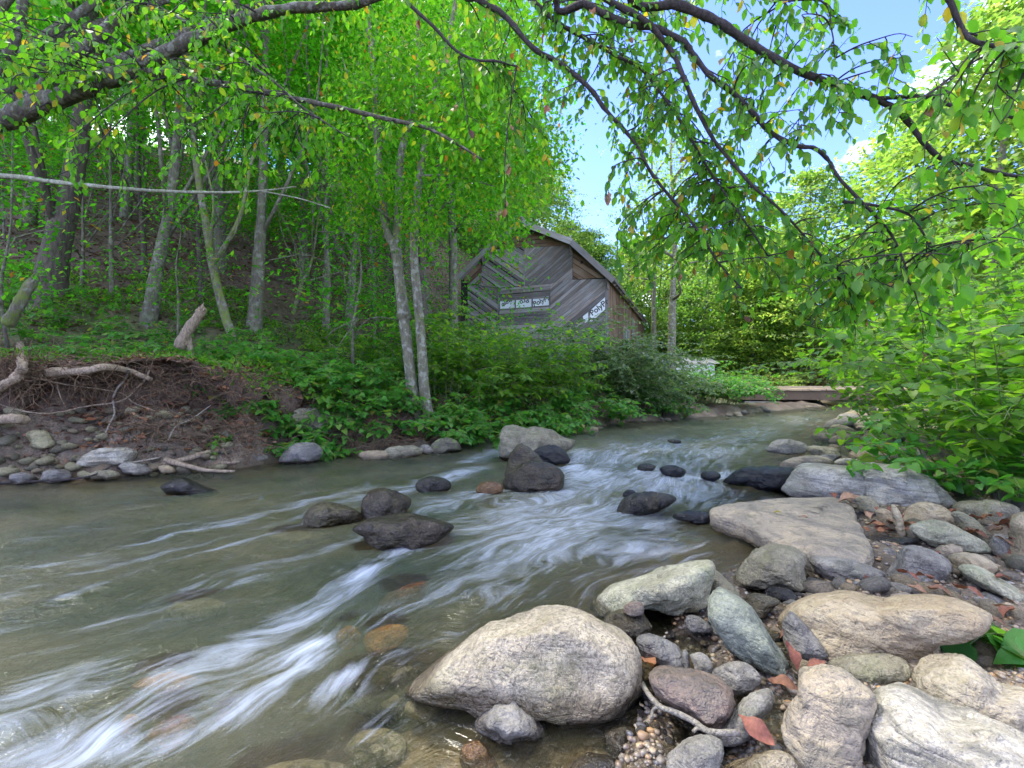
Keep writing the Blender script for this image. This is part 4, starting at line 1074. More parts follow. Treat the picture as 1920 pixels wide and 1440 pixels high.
# the water is thinner over the stones lying in it
wme = water.data
da = wme.attributes['depth'].data
dv = np.empty(len(wme.vertices), np.float32); da.foreach_get('value', dv)
wv_ = np.empty(len(wme.vertices) * 3, np.float32); wme.vertices.foreach_get('co', wv_); wv_ = wv_.reshape(-1, 3)
for o in [o for o in COL.objects if o.get('group') in (SK, ST)]:
    vs = np.array([v.co[:] for v in o.data.vertices]) + np.array(o.location)
    bv = BVHTree.FromPolygons(vs.tolist(), [p_.vertices[:] for p_ in o.data.polygons])
    lo, hi = vs.min(0), vs.max(0)
    for i_ in np.nonzero((wv_[:, 0] > lo[0]) & (wv_[:, 0] < hi[0]) & (wv_[:, 1] > lo[1]) & (wv_[:, 1] < hi[1]))[0]:
        h_ = bv.ray_cast(Vector((wv_[i_, 0], wv_[i_, 1], 3)), Vector((0, 0, -1)))[0]
        if h_ is not None: dv[i_] = min(dv[i_], max(0.0, wv_[i_, 2] - h_.z))
da.foreach_set('value', dv)

# common small stones: a few worn shapes shared by many
def small_proto(seed, mat, flat=.6):
    U, Fc = ico(2)
    rr = np.random.default_rng(seed)
    u = worn(U.copy(), seed, 5, 1, .1, 0)
    u = u * np.array([1, rr.uniform(.6, .9), flat * rr.uniform(.7, 1.1)])
    u = u + u * (fbm(u * 1.7 + seed, 3) * .16)[:, None]
    return make_mesh('stone', u, [Fc], M[mat])
PROT = {k: [small_proto(200 + 10 * n + j, k) for j in range(3)] for n, k in enumerate(['bankstone', 'ochre', 'grey', 'greyolive', 'slate', 'tanflat', 'gravel', 'cream'])}

def put_stone(name, kinds, x, y, size, label, cat, group, sink=.3, z=None):
    me = random.choice(PROT[random.choice(kinds)])
    o = link(name, me, None, (x, y, (h1(x, y) if z is None else z) + size * .45 * (1 - sink)))
    o.rotation_euler = (random.uniform(-.35, .35), random.uniform(-.35, .35), random.uniform(0, 6.3))
    o.scale = (size, size, size)
    return tag(o, label, cat, group)

taken = []
for o in COL.objects:
    if o.get('category') in ('boulder', 'stone') and o.type == 'MESH':
        bb = np.array([tuple(o.matrix_basis @ Vector(c)) for c in o.bound_box]); taken.append((bb[:, 0].mean(), bb[:, 1].mean(), .42 * max(np.ptp(bb[:, 0]), np.ptp(bb[:, 1]))))
def free(x, y, r):
    return all((x - a) ** 2 + (y - b) ** 2 > (c + r) ** 2 for a, b, c in taken)

# shingle on the right shore beyond the long boulder
n = 0; tries = 0
while n < 85 and tries < 4000:
    tries += 1
    t = random.random() ** 1.4
    Y = 4.3 + 10 * t
    i = np.searchsorted(RB[:, 1], Y); f = (Y - RB[i-1, 1]) / (RB[i, 1] - RB[i-1, 1]); xr = RB[i-1, 0] + f * (RB[i, 0] - RB[i-1, 0])
    x = xr + random.uniform(-.25, 1.7); s = random.uniform(.06, .22) * (1 if Y < 8 else 1.3)
    if not free(x, Y, s * .7): continue
    taken.append((x, Y, s * .75)); n += 1
    put_stone('stone', ['ochre', 'tanflat', 'cream', 'grey'], x, Y, s, 'sunlit buff stone on the shingle strip running up beside the leafy bank', 'stone', 'stones of the far shingle strip')
# cobbles among the shore rocks
n = 0; tries = 0
while n < 90 and tries < 5000:
    tries += 1
    px, py = random.uniform(1390, 1915), random.uniform(930, 1250)
    q = G(px, py, .05); s = random.uniform(.025, .06) * (1 + .3 * (q.y - 1.6))
    if -sdist(np.array([q.x]), np.array([q.y]), RB)[0] < .1 or not free(q.x, q.y, s * .6): continue
    taken.append((q.x, q.y, s * .7)); n += 1
    put_stone('cobble', ['ochre', 'grey', 'greyolive', 'tanflat', 'ochre', 'tanflat', 'gravel'], q.x, q.y, s, 'small worn cobble filling the gaps between the shore rocks', 'cobble', 'cobbles between the shore rocks')
# stones of the eroded bank foot
n = 0; tries = 0
while n < 150 and tries < 6000:
    tries += 1
    px, py = random.uniform(-20, 430), random.uniform(775, 900)
    q = ground_hit(px, py, 3.5, 9); s = random.uniform(.03, .095)
    if not free(q.x, q.y, s * .5): continue
    taken.append((q.x, q.y, s * .55)); n += 1
    put_stone('cobble', ['bankstone', 'bankstone', 'bankstone', 'ochre', 'greyolive'], q.x, q.y, s, 'small olive stone in the heap under the overhanging roots', 'cobble', 'small stones heaped under the eroded bank', sink=-.25)
# stones along the far left waterline
n = 0
while n < 32:
    t = random.random(); k = 12 + t * 6.9; i = int(k); f = k - i
    x, y = LB[i] * (1 - f) + LB[i + 1] * f
    d = random.uniform(-.25, .35); s = random.uniform(.05, .16)
    put_stone('stone', ['ochre', 'cream', 'grey', 'tanflat'], x - d * .6, y + d * .8, s, 'pale stone along the waterline beneath the far leafy bank', 'stone', 'stones along the far waterline'); n += 1

# pebbles one can pick apart in the foreground gravel
n = 0; tries = 0
while n < 230 and tries < 6000:
    tries += 1
    px, py = random.choice([(random.uniform(1225, 1420), random.uniform(1140, 1270)), (random.uniform(1420, 1500), random.uniform(1240, 1440)), (random.uniform(1430, 1660), random.uniform(1085, 1115)), (random.uniform(1200, 1480), random.uniform(1130, 1440))])
    q = G(px, py, .05); s = random.uniform(.007, .020)
    if h1(q.x, q.y) < .0 or not free(q.x, q.y, s * .2): continue
    taken.append((q.x, q.y, s * .7)); n += 1
    put_stone('pebble', ['gravel', 'gravel', 'slate', 'ochre'], q.x, q.y, s, 'loose river pebble in the wet gravel between the foreground rocks', 'pebble', 'pebbles of the foreground gravel', sink=.1)

# gravel: nobody could count it
U0, F0 = ico(1)
NP = 9000
ppx = rng.uniform(1080, 2000, NP); ppy = 712 + 728 * rng.random(NP) ** .9 * 1.0 + 60
gy_ = FP * .95 / (ppy - HZ); gx_ = (ppx - 960) / FP * gy_
ok = (-sdist(gx_, gy_, RB) > -.05) & (gy_ < 5)
gx_, gy_ = gx_[ok], gy_[ok]; gz_ = height(gx_, gy_)
sz = rng.uniform(.003, .011, len(gx_)) * (.7 + .45 * gy_)
U1 = U0 * np.array([1, .75, .5])
V = np.stack([gx_, gy_, gz_], -1)[:, None, :]
an = rng.uniform(0, 6.28, len(gx_)); ca_, sa_ = np.cos(an)[:, None], np.sin(an)[:, None]
jit = 1 + .25 * (rng.random((len(gx_), len(U1))) - .5)
L = np.stack([U1[None, :, 0] * ca_ - U1[None, :, 1] * sa_, U1[None, :, 0] * sa_ + U1[None, :, 1] * ca_, np.repeat(U1[None, :, 2], len(gx_), 0)], -1) * (sz[:, None] * jit)[:, :, None]
V = (V + L).reshape(-1, 3)
Fg = (F0[None] + (np.arange(len(gx_)) * len(U1))[:, None, None]).reshape(-1, 3)
tag(link('gravel', make_mesh('gravel', V, [Fg], M['gravel'])), kind='stuff')

# ------------------------------------------------------------------ foliage tools
# leaf shapes: x across, y along, z up; unit length
def shape_far():
    return np.array([(0, 0, 0), (.27, .42, .05), (0, 1, -.06), (-.27, .42, .05)], float), [np.array([[0, 1, 2, 3]])]
def shape_near():
    V = [(0, 0, 0), (0, .35, -.03), (0, .7, -.05), (0, 1, -.16), (.23, .22, .06), (.30, .5, .05), (.17, .8, -.02), (-.23, .22, .06), (-.30, .5, .05), (-.17, .8, -.02)]
    return np.array(V, float), [np.array([[0, 4, 5, 1], [1, 5, 6, 2], [0, 1, 8, 7], [1, 2, 9, 8]]), np.array([[2, 6, 3], [2, 3, 9]])]
def shape_heart():
    m = [(0, .04, 0), (0, .22, -.02), (0, .45, -.03), (0, .72, -.07), (0, 1.0, -.20)]
    r = [(.22, -.10, .05), (.42, .10, .06), (.40, .36, .05), (.24, .68, -.02)]
    V = m + r + [(-a, b, c) for a, b, c in r]
    q = [[0, 5, 6, 1], [1, 6, 7, 2], [2, 7, 8, 3], [0, 1, 10, 9], [1, 2, 11, 10], [2, 3, 12, 11]]
    return np.array(V, float), [np.array(q), np.array([[3, 8, 4], [3, 4, 12]])]
def shape_curl():
    m = [(0, -.12, .02), (0, 0, 0), (0, .2, .04), (0, .42, .06), (0, .64, .04), (0, .84, .07), (0, 1, .16)]
    r = [(.02, -.12, .02), (.10, .06, .06), (.24, .22, .15), (.30, .42, .21), (.22, .62, .15), (.13, .84, .16)]
    V = m + r + [(-a, b + .02, c * .7) for a, b, c in r]
    q = [[k, 7 + k, 8 + k, k + 1] for k in range(5)] + [[k, k + 1, 14 + k, 13 + k] for k in range(5)]
    V = np.array(V, float); V[:, 2] = V[:, 2] * 1.7 + .10 * np.sin(V[:, 1] * 5 + V[:, 0] * 7)
    return V, [np.array(q), np.array([[5, 12, 6], [5, 6, 18]])]
FAR, NEAR, HEART, CURL = shape_far(), shape_near(), shape_heart(), shape_curl()

def unit(v):
    return v / (np.linalg.norm(v, axis=-1, keepdims=True) + 1e-9)

def frames(d, n):
    d = unit(d); s = unit(np.cross(d, n)); n = np.cross(s, d)
    return s, d, n

def leaf_geo(shape, pos, d, n, size):
    V0, F0_ = shape
    s, d, n = frames(d, n)
    size = np.asarray(size)[:, None, None]
    V = pos[:, None, :] + size * (V0[None, :, 0:1] * s[:, None, :] + V0[None, :, 1:2] * d[:, None, :] + V0[None, :, 2:3] * n[:, None, :])
    off = (np.arange(len(pos)) * len(V0))[:, None, None]
    return V.reshape(-1, 3), [(f[None] + off).reshape(-1, f.shape[1]) for f in F0_]

def leaf_obj(name, shape, pos, d, n, size, mat, parent=None, loc=(0, 0, 0), kind='stuff'):
    V, F_ = leaf_geo(shape, pos, d, n, size)
    o = link(name, make_mesh(name, V, F_, M[mat], True), parent, loc)
    if kind: o['kind'] = kind
    return o

_leafmesh = {}
def leaf_parts(shape_name, pos, d, n, size, mat, parent, loc, name='leaf'):
    """single leaves, each an object, all sharing one mesh"""
    key = (shape_name, mat)
    if key not in _leafmesh:
        sh = dict(NEAR=NEAR, HEART=HEART, CURL=CURL)[shape_name]
        _leafmesh[key] = make_mesh(name, sh[0], sh[1], M[mat], True)
    s, d, n = frames(np.asarray(d, float), np.asarray(n, float))
    out = []
    for k in range(len(pos)):
        o = bpy.data.objects.new(name, _leafmesh[key])
        z = float(size[k])
        m = Matrix(((s[k, 0] * z, d[k, 0] * z, n[k, 0] * z, pos[k, 0] - loc[0]), (s[k, 1] * z, d[k, 1] * z, n[k, 1] * z, pos[k, 1] - loc[1]), (s[k, 2] * z, d[k, 2] * z, n[k, 2] * z, pos[k, 2] - loc[2]), (0, 0, 0, 1)))
        COL.objects.link(o); o.parent = parent; o.matrix_basis = m
        out.append(o)
    return out

def in_view(p, margin=40):
    p = np.asarray(p)
    x = 960 + p[:, 0] / np.maximum(p[:, 1], .05) * FP; y = HZ - (p[:, 2] - CAMH) / np.maximum(p[:, 1], .05) * FP
    return (p[:, 1] > .3) & (x > -margin) & (x < 1920 + margin) & (y > -margin) & (y < 1440 + margin)

def split_leaves(shape_name, pos, d, n, size, mat, parent, loc, nobj, stuff_name='foliage'):
    """the nobj leaves that show largest become parts, the others one mass"""
    dist = np.linalg.norm(pos - np.array([0, 0, CAMH]), axis=1)
    score = np.where(in_view(pos), size / dist, 0)
    o = np.argsort(-score); a, b = o[:nobj], o[nobj:]
    leaf_parts(shape_name, pos[a], d[a], n[a], size[a], mat, parent, loc)
    if len(b):
        sh = dict(NEAR=NEAR, HEART=HEART)[shape_name]
        leaf_obj(stuff_name, sh, pos[b] - np.asarray(loc), d[b], n[b], size[b], mat, parent)

def sprays(cent, per, sig, size, droop, rg, flat=.35, outward=None):
    """leaves scattered about spray centres; tips hang outward and down"""
    N = len(cent)
    off = rg.normal(size=(N, per, 3)) * np.array([sig, sig, sig * flat])
    pos = (cent[:, None, :] + off)
    az = rg.uniform(0, 2 * np.pi, (N, 1)) + rg.normal(0, .8, (N, per))
    d = np.stack([np.cos(az), np.sin(az), -droop + rg.normal(0, .35, (N, per))], -1)
    n = np.stack([rg.normal(0, .45, (N, per)), rg.normal(0, .45, (N, per)), np.ones((N, per))], -1) + d * .3
    sz = size * rg.uniform(.6, 1.25, (N, per))
    r = lambda a: a.reshape(-1, 3)
    return r(pos), r(d), r(n), sz.ravel()

# ------------------------------------------------------------------ woodland trees
def crown_points(rg, H, rad, n, low=.22, top=1.0):
    """spray centres in layers along a forest tree"""
    out = []
    while len(out) < n:
        t = rg.random()
        z = H * (low + (top - low) * t)
        rr = rad * (.45 + .75 * math.sin(math.pi * min(1, (t * .85 + .15)))) * (1 if t < .8 else 1.25 - (t - .8) * 4)
        a = rg.uniform(0, 6.283); q = rr * math.sqrt(rg.random())
        out.append((q * math.cos(a), q * math.sin(a), z - .12 * q))
    return np.array(out)

def tree_proto(seed, H, rad, r0, nspray, per, lsize, lmat, bmat, low=.22, limbs=9, name='tree'):
    """a tree round its own base: trunk, limbs, crown"""
    rg = np.random.default_rng(seed)
    root = empty(name, (0, 0, 0))
    mb_ = MB()
    bend = rg.normal(0, .05 * H / 3, (5, 2)); bend[0] = 0
    path = smooth_path([(bend[k, 0], bend[k, 1], H * k / 4 - (.25 if k == 0 else 0)) for k in range(5)], 22)
    rad_ = r0 * (1 - np.linspace(0, 1, 22) ** 1.1 * .86); rad_[0] *= 1.45; rad_[1] *= 1.12
    mb_.tube(path, rad_, 9, .10)
    mb_.obj('trunk', M[bmat], root)
    c = crown_points(rg, H, rad, nspray, low)
    lb = MB()
    for k in range(limbs):
        e = c[rg.integers(len(c))]; z0 = max(.15 * H, e[2] - rad * rg.uniform(.2, .7))
        i_ = min(21, int(z0 / H * 21)); s_ = path[i_]
        mid = (s_ + e) / 2 + rg.normal(0, .15, 3) + np.array([0, 0, .15])
        lb.tube(smooth_path([s_, mid, e], 7), np.linspace(r0 * .3 * (1 - z0 / H * .6), .008, 7), 5)
    lb.obj('branches', M[bmat], root)['kind'] = 'stuff'
    pos, d, n, sz = sprays(c, per, .34, lsize, .45, rg)
    leaf_obj('crown', FAR, pos, d, n, sz, lmat, root)
    return root

def copy_tree(src, loc, rz, sc, trunk_sc=None):
    r = src.copy(); COL.objects.link(r)
    r.location = loc; r.rotation_euler = (0, 0, rz); r.scale = (sc, sc, sc)
    for ch in src.children:
        c = ch.copy(); COL.objects.link(c); c.parent = r
    return r

HILL = [tree_proto(300 + k, 11.5, 2.5, .13, 330, 30, .125, 'leaf_hill', b, low=l) for k, (b, l) in enumerate((('bark_grey', .34), ('bark_grey', .40), ('bark_dark', .36), ('bark_grey', .32)))]
FARP = [tree_proto(320 + k, 11, 2.7, .16, 420, 34, .21, m, 'bark_grey', low=l) for k, (m, l) in enumerate((('leaf_far', .16), ('leaf_fardark', .14), ('leaf_far', .35)))]
SAP = [tree_proto(340 + k, 3.0, .85, .022, 42, 26, .085, 'leaf_hill', 'bark_grey', low=.25, limbs=6, name='sapling') for k in range(3)]
used = {}
def place(protos, k, loc, rz, sc, label, cat, group=None):
    p = protos[k % len(protos)]
    if id(p) not in used:
        used[id(p)] = 1; o = p; o.location = loc; o.rotation_euler = (0, 0, rz); o.scale = (sc, sc, sc)
    else: o = copy_tree(p, loc, rz, sc)
    return tag(o, label, cat, group)

spots = []
def roomy(x, y, r):
    return all((x - a) ** 2 + (y - b) ** 2 > (r + c) ** 2 for a, b, c in spots)

# trunks that can be recognised: foot pixel, width, a higher pixel on it, bark, label
KNOWN = [
 ((92, 562), 58, (132, 330), 'bark_dark', 'thickest dark furrowed trunk on the wooded slope beside the frame edge', 12),
 ((275, 600), 30, (318, 345), 'bark_grey', 'leaning mid grey trunk between the dark furrowed trunk and the mossy fork', 11),
 ((210, 558), 9, (207, 300), 'bark_grey', 'thin straight young trunk next to the dark furrowed trunk', 8),
 ((268, 520), 12, (262, 360), 'bark_dark', 'slim dark trunk behind the leaning grey trunk', 9),
 ((474, 622), 28, (496, 250), 'bark_grey', 'straight smooth grey trunk beside the mossy forked tree', 12),
 ((610, 618), 15, (612, 340), 'bark_grey', 'slender upright grey trunk halfway between the mossy fork and the triple stem', 10),
 ((652, 612), 17, (672, 300), 'bark_birch', 'slightly leaning pale trunk nearest the triple stemmed tree', 10),
 ((150, 540), 7, (155, 380), 'bark_grey', 'whip thin trunk just beyond the dark furrowed trunk', 6),
 ((545, 585), 9, (600, 440), 'bark_moss', 'thin mossy trunk leaning steeply over the slope', 5),
 ((380, 560), 12, (372, 380), 'bark_dark', 'dark trunk standing behind the mossy forked tree', 10),
 ((700, 600), 12, (692, 380), 'bark_grey', 'grey trunk half hidden behind the triple stemmed tree', 10),
]
for k, (ft, wpx, up, bk, lab, Ht) in enumerate(KNOWN):
    q = ground_hit(*ft, 4.5)
    if q.y < 5.4: q = P(ft[0], ft[1], 6.5); q.z = h1(q.x, q.y)
    r0 = wpx / FP * q.y / 2
    t_ = P(up[0], up[1], q.y + .2); dirv = (t_ - q)
    root = empty('tree', q); tag(root, lab, 'tree', 'trees on the wooded slope')
    top = q + dirv.normalized() * (Ht * .55) + Vector((0, 0, Ht * .45))
    mid = q + dirv.normalized() * (Ht * .30)
    path = smooth_path([q - Vector((0, 0, .3)), q + dirv * .35 + Vector((random.uniform(-.05, .05), 0, 0)), mid, top], 26) - np.array(q)
    rr_ = r0 * (1 - np.linspace(0, 1, 26) ** 1.1 * .8); rr_[0] *= 1.7; rr_[1] *= 1.35; rr_[2] *= 1.1
    mb_ = MB(); mb_.tube(path, rr_, 12, .09); mb_.obj('trunk', M[bk], root)
    rg = np.random.default_rng(400 + k)
    c_ = crown_points(rg, Ht, 1.9, 170, .42)
    xi = np.clip((c_[:, 2] / Ht * 25).astype(int), 0, 25); c_[:, :2] += path[xi, :2]
    lb = MB()
    for j in range(7):
        e = c_[rg.integers(len(c_))]; s_ = path[min(25, max(6, int((e[2] - .6) / Ht * 25)))]
        lb.tube(smooth_path([s_, (s_ + e) / 2 + rg.normal(0, .15, 3), e], 6), np.linspace(max(.012, r0 * .3), .006, 6), 5)
    b_ = lb.obj('branches', M[bk], root); b_['kind'] = 'stuff'
    pos, d, n_, sz = sprays(c_, 30, .36, .10, .45, rg)
    leaf_obj('crown', FAR, pos, d, n_, sz, 'leaf_hill', root)
    spots.append((q.x, q.y, .5))

# mossy forked tree leaning away from the stream
q = ground_hit(446, 650, 4.5)
if q.y < 5.6: q = P(446, 650, 6.4); q.z = h1(q.x, q.y)
mf_ = empty('tree', q); tag(mf_, 'mossy forked tree leaning back over the ferny bank top', 'tree', 'trees on the wooded slope')
Yq = q.y
def rel(px, py, Y): return np.array(P(px, py, Y) - q)
tr = smooth_path([rel(452, 665, Yq), rel(425, 600, Yq + .05), rel(400, 505, Yq + .1), rel(385, 410, Yq + .1), rel(372, 340, Yq + .2), rel(360, 240, Yq + .3), rel(352, 100, Yq + .4), rel(350, -60, Yq + .5)], 30)
mb_ = MB(); mb_.tube(tr, np.linspace(.085, .03, 30) * np.where(np.arange(30) < 2, 1.4, 1), 10, .1); mb_.obj('trunk', M['bark_moss'], mf_)
for pts, r_ in (([(398, 500, .1), (425, 455, .05), (452, 400, 0), (470, 310, .1), (490, 225, .2), (500, 100, .3)], .045), ([(402, 510, .1), (395, 450, -.1), (400, 380, -.2), (385, 300, -.1)], .03), ([(425, 455, .05), (440, 440, -.2), (455, 385, -.3)], .02)):
    mb_ = MB(); pp = smooth_path([rel(a, b, Yq + c) for a, b, c in pts], 16); mb_.tube(pp, np.linspace(r_, r_ * .4, 16), 8, .1); mb_.obj('branch', M['bark_moss'], mf_)
rg = np.random.default_rng(77)
cc = np.concatenate([np.array([rel(rg.normal(400, 80), rg.normal(180, 80), Yq + rg.normal(0, .6)) for _ in range(80)]), np.array([rel(rg.normal(430, 70), rg.normal(-80, 60), Yq + rg.normal(0, .8)) for _ in range(40)])])
pos, d, n_, sz = sprays(cc, 24, .22, .08, .4, rg)
leaf_obj('crown', FAR, pos, d, n_, sz, 'leaf_hill', mf_)
spots.append((q.x, q.y, .5))

# the triple stemmed tree on the bank
q = P(770, 690, 7.3); q.z = h1(q.x, q.y) - .1
tt = empty('tree', q); tag(tt, 'pale barked triple stemmed tree on the bank in front of the barn', 'tree')
for pts, r0, r1, sg in (([(780, 800, 7.25), (772, 725, 7.25), (765, 660, 7.25), (752, 560, 7.3), (742, 470, 7.35), (725, 430, 7.4), (712, 330, 7.45), (705, 230, 7.5), (700, 120, 7.6), (688, 20, 7.7), (675, -120, 7.9)], .10, .04, 12),
                    ([(806, 800, 7.2), (796, 735, 7.2), (790, 640, 7.2), (783, 560, 7.15), (776, 470, 7.1), (782, 370, 7.05), (797, 270, 7.0), (808, 200, 7.0), (825, 130, 7.0), (850, 30, 7.0), (870, -120, 7.0)], .088, .03, 12),
                    ([(758, 600, 7.3), (745, 480, 7.4), (748, 380, 7.45), (752, 290, 7.5), (775, 200, 7.5), (785, 100, 7.5), (780, -60, 7.5)], .085, .03, 10)):
    pp = smooth_path([np.array(P(*a)) - np.array(q) for a in pts], 34)
    mb_ = MB(); rr_ = np.linspace(r0, r1, 34); rr_[0] *= 1.5; rr_[1] *= 1.2
    mb_.tube(pp, rr_, sg, .07); mb_.obj('trunk', M['bark_birch'], tt)
for pts, r_ in (([(797, 275, 7.0), (840, 200, 6.7), (900, 140, 6.3), (960, 100, 6.0)], .035), ([(785, 330, 7.0), (850, 330, 6.6), (930, 350, 6.1)], .022), ([(707, 260, 7.5), (670, 200, 7.3), (640, 100, 7.2)], .025), ([(810, 190, 7.0), (870, 60, 6.8), (950, -40, 6.6)], .03), ([(745, 420, 7.4), (690, 380, 7.2), (640, 350, 7.0)], .018)):
    mb_ = MB(); pp = smooth_path([np.array(P(*a)) - np.array(q) for a in pts], 14); mb_.tube(pp, np.linspace(r_, .006, 14), 7, .1); mb_.obj('branch', M['bark_birch'], tt)
rg = np.random.default_rng(78)
blobs = [(760, 110, 95, 110, 7.2, .9, 150), (870, 170, 90, 120, 6.6, .8, 190), (935, 90, 70, 90, 6.2, .7, 110), (885, 290, 70, 75, 6.5, .6, 115), (970, 250, 45, 110, 6.0, .5, 80), (680, 180, 70, 110, 7.4, .7, 100), (930, 440, 40, 28, 5.9, .3, 20), (700, 360, 60, 60, 7.1, .6, 60), (800, 420, 36, 36, 6.9, .4, 26), (850, -80, 140, 60, 6.6, .9, 80), (1030, 290, 30, 45, 6.6, .4, 24)]
cc = np.concatenate([np.array([np.array(P(bx + rg.normal() * rx * .62, by + rg.normal() * ry * .62, max(4.8, Y + rg.normal() * dY))) - np.array(q) for _ in range(n_)]) for bx, by, rx, ry, Y, dY, n_ in blobs])
pos, d, n_, sz = sprays(cc, 22, .17, .072, .8, rg, .6)
split_leaves('NEAR', pos + np.array(q), d, n_, sz, 'leaf_birch', tt, tuple(q), 300, 'crown')
spots.append((q.x, q.y, .8))

# the rest of the wooded slope
n = 0; tries = 0
while n < 92 and tries < 4000:
    tries += 1
    Y = random.uniform(10.5, 38); px = random.uniform(-420, 860)
    x = (px - 960) / FP * Y
    d_ = sdist(np.array([x]), np.array([Y]), LB)[0]
    if d_ < 2.2 or not roomy(x, Y, .75 if Y < 16 else 1.2): continue
    lv = barn.matrix_basis.inverted() @ Vector((x, Y, 0))
    if -7.6 < lv.x < 1.2 and -1.5 < lv.y < 14.2: continue
    if Y < 12 and x > -1.6: continue
    spots.append((x, Y, .75)); n += 1
    place(HILL, n, (x, Y, h1(x, Y)), random.uniform(0, 6.28), random.uniform(.8, 1.25), ('slender leafy forest tree on the lower slope near the bank top' if Y < 15 else 'leafy forest tree halfway up the leaf littered slope' if Y < 25 else 'distant leafy tree closing the top of the wooded slope'), 'tree', 'trees on the wooded slope')
# saplings with low flat sprays
n = 0; tries = 0
while n < 36 and tries < 3000:
    tries += 1
    Y = random.uniform(6.2, 17); px = random.uniform(-60, 760); x = (px - 960) / FP * Y
    if sdist(np.array([x]), np.array([Y]), LB)[0] < 1.6 or not roomy(x, Y, .12): continue
    n += 1
    place(SAP, n, (x, Y, h1(x, Y)), random.uniform(0, 6.28), random.uniform(.6, 1.35), ('thin sapling with flat leafy sprays at the bank top among the first trunks' if Y < 9.5 else 'thin leafy sapling farther up among the trunks of the slope'), 'sapling', 'saplings of the wooded slope')
# trees behind the barn, beyond the bridge and on the right
BEHIND = [(5.2, 28, .8, 1), (12.4, 23.6, .72, 0), (11.2, 26, .85, 1), (13.5, 25, .78, 0), (16, 27, .9, 1), (10.0, 29.5, .9, 0), (14.8, 30, 1.0, 1), (5.0, 29, .9, 0), (1.5, 31, 1.15, 0), (-1.5, 27, 1.0, 1), (4.5, 36, 1.1, 0), (-3.5, 32, 1.2, 1), (8.5, 33, .95, 0), (10.5, 37, 1.15, 1), (13.5, 33, 1.0, 0), (16, 36, 1.1, 1), (19, 31, 1.0, 0), (22, 34, 1.2, 1), (25.5, 30, 1.1, 0), (29, 33, 1.25, 1), (20, 24, .85, 0), (25, 24.5, .95, 2), (17.5, 42, 1.2, 1), (7, 44, 1.25, 0), (13, 46, 1.3, 1), (24, 42, 1.3, 0), (31, 41, 1.3, 1), (37, 36, 1.3, 0), (0, 40, 1.3, 1), (34, 27, 1.2, 1), (29, 23, 1.05, 2), (24, 18.5, 1.1, 0), (16.8, 15.5, 1.25, 0), (21.5, 17.0, 1.4, 2), (14.5, 22, 1.0, 0), (18, 20, 1.2, 0)]
for k, (x, Y, s_, kk) in enumerate(BEHIND):
    if x > 17 and Y < 28: lab, grp = 'sunlit pale green tree rising behind the leafy right bank', 'trees behind the right bank'
    elif x < 6: lab, grp = 'leafy tree whose crown shows above the barn roof', 'trees behind the barn'
    else: lab, grp = 'leafy tree in the wood beyond the footbridge', 'trees beyond the footbridge'
    place(FARP, kk, (x, Y, h1(x, Y) - .1), random.uniform(0, 6.28), s_, lab, 'tree', grp)
# two bare lower trunks right of the barn
for px0, py0, px1, wpx, Y, lab in ((1224, 716, 1226, 11, 18.5, 'straight pale trunk standing at the back corner of the barn'), (1258, 716, 1262, 17, 17.5, 'brown trunk with crooked limbs right of the barn')):
    q = P(px0, py0, Y); q.z = h1(q.x, q.y)
    root = empty('tree', q); tag(root, lab, 'tree')
    r0 = wpx / FP * Y / 2
    pp = smooth_path([np.array(v) - np.array(q) for v in (P(px0, py0 + 18, Y), P(px0 + 2, 620, Y), P(px1, 540, Y + .1), P(px1 + 4, 440, Y + .3), P(px1 - 4, 300, Y + .5), P(px1 + 2, 200, Y + .6))], 24)
    mb_ = MB(); rr_ = np.linspace(r0 * 1.1, r0 * .06, 24); rr_[0] *= 1.4; mb_.tube(pp, rr_, 9, .1); mb_.obj('trunk', M['bark_grey' if wpx < 14 else 'bark_birch'], root)
    rg = np.random.default_rng(int(px0))
    for j in range(6):
        z0 = int(8 + j * 2.3); s_ = pp[z0]; a_ = rg.uniform(0, 6.28); e = s_ + np.array([math.cos(a_) * 1.6, math.sin(a_) * 1.2, rg.uniform(.5, 1.6)])
        mb_ = MB(); mb_.tube(smooth_path([s_, (s_ + e) / 2 + rg.normal(0, .22, 3), e], 8), np.linspace(r0 * .4, .012, 8), 6); mb_.obj('branch', M['bark_grey'], root)
    cc = np.array([np.array(P(rg.normal(px1 + 8, 58), rg.normal(385, 85), Y + rg.normal(0, 1.0))) - np.array(q) for _ in range(150)])
    pos, d, n_, sz = sprays(cc, 26, .38, .12, .5, rg); leaf_obj('crown', FAR, pos, d, n_, sz, 'leaf_far', root)

# ------------------------------------------------------------------ the overhanging trees
def branch_set(root, rloc, specs, mat, taper_tip=.006):
    out = []
    for pts, r0, r1 in specs:
        pp = smooth_path(pts, max(12, len(pts) * 5)); mb_ = MB()
        rr_ = np.linspace(r0, r1, len(pp)) * (1 + .07 * np.sin(np.arange(len(pp)) * 1.7))
        mb_.tube(pp - np.array(rloc), rr_, 9 if r0 > .03 else 6, .12)
        mb_.obj('branch', M[mat], root); out.append((pp, r0, r1))
    return out

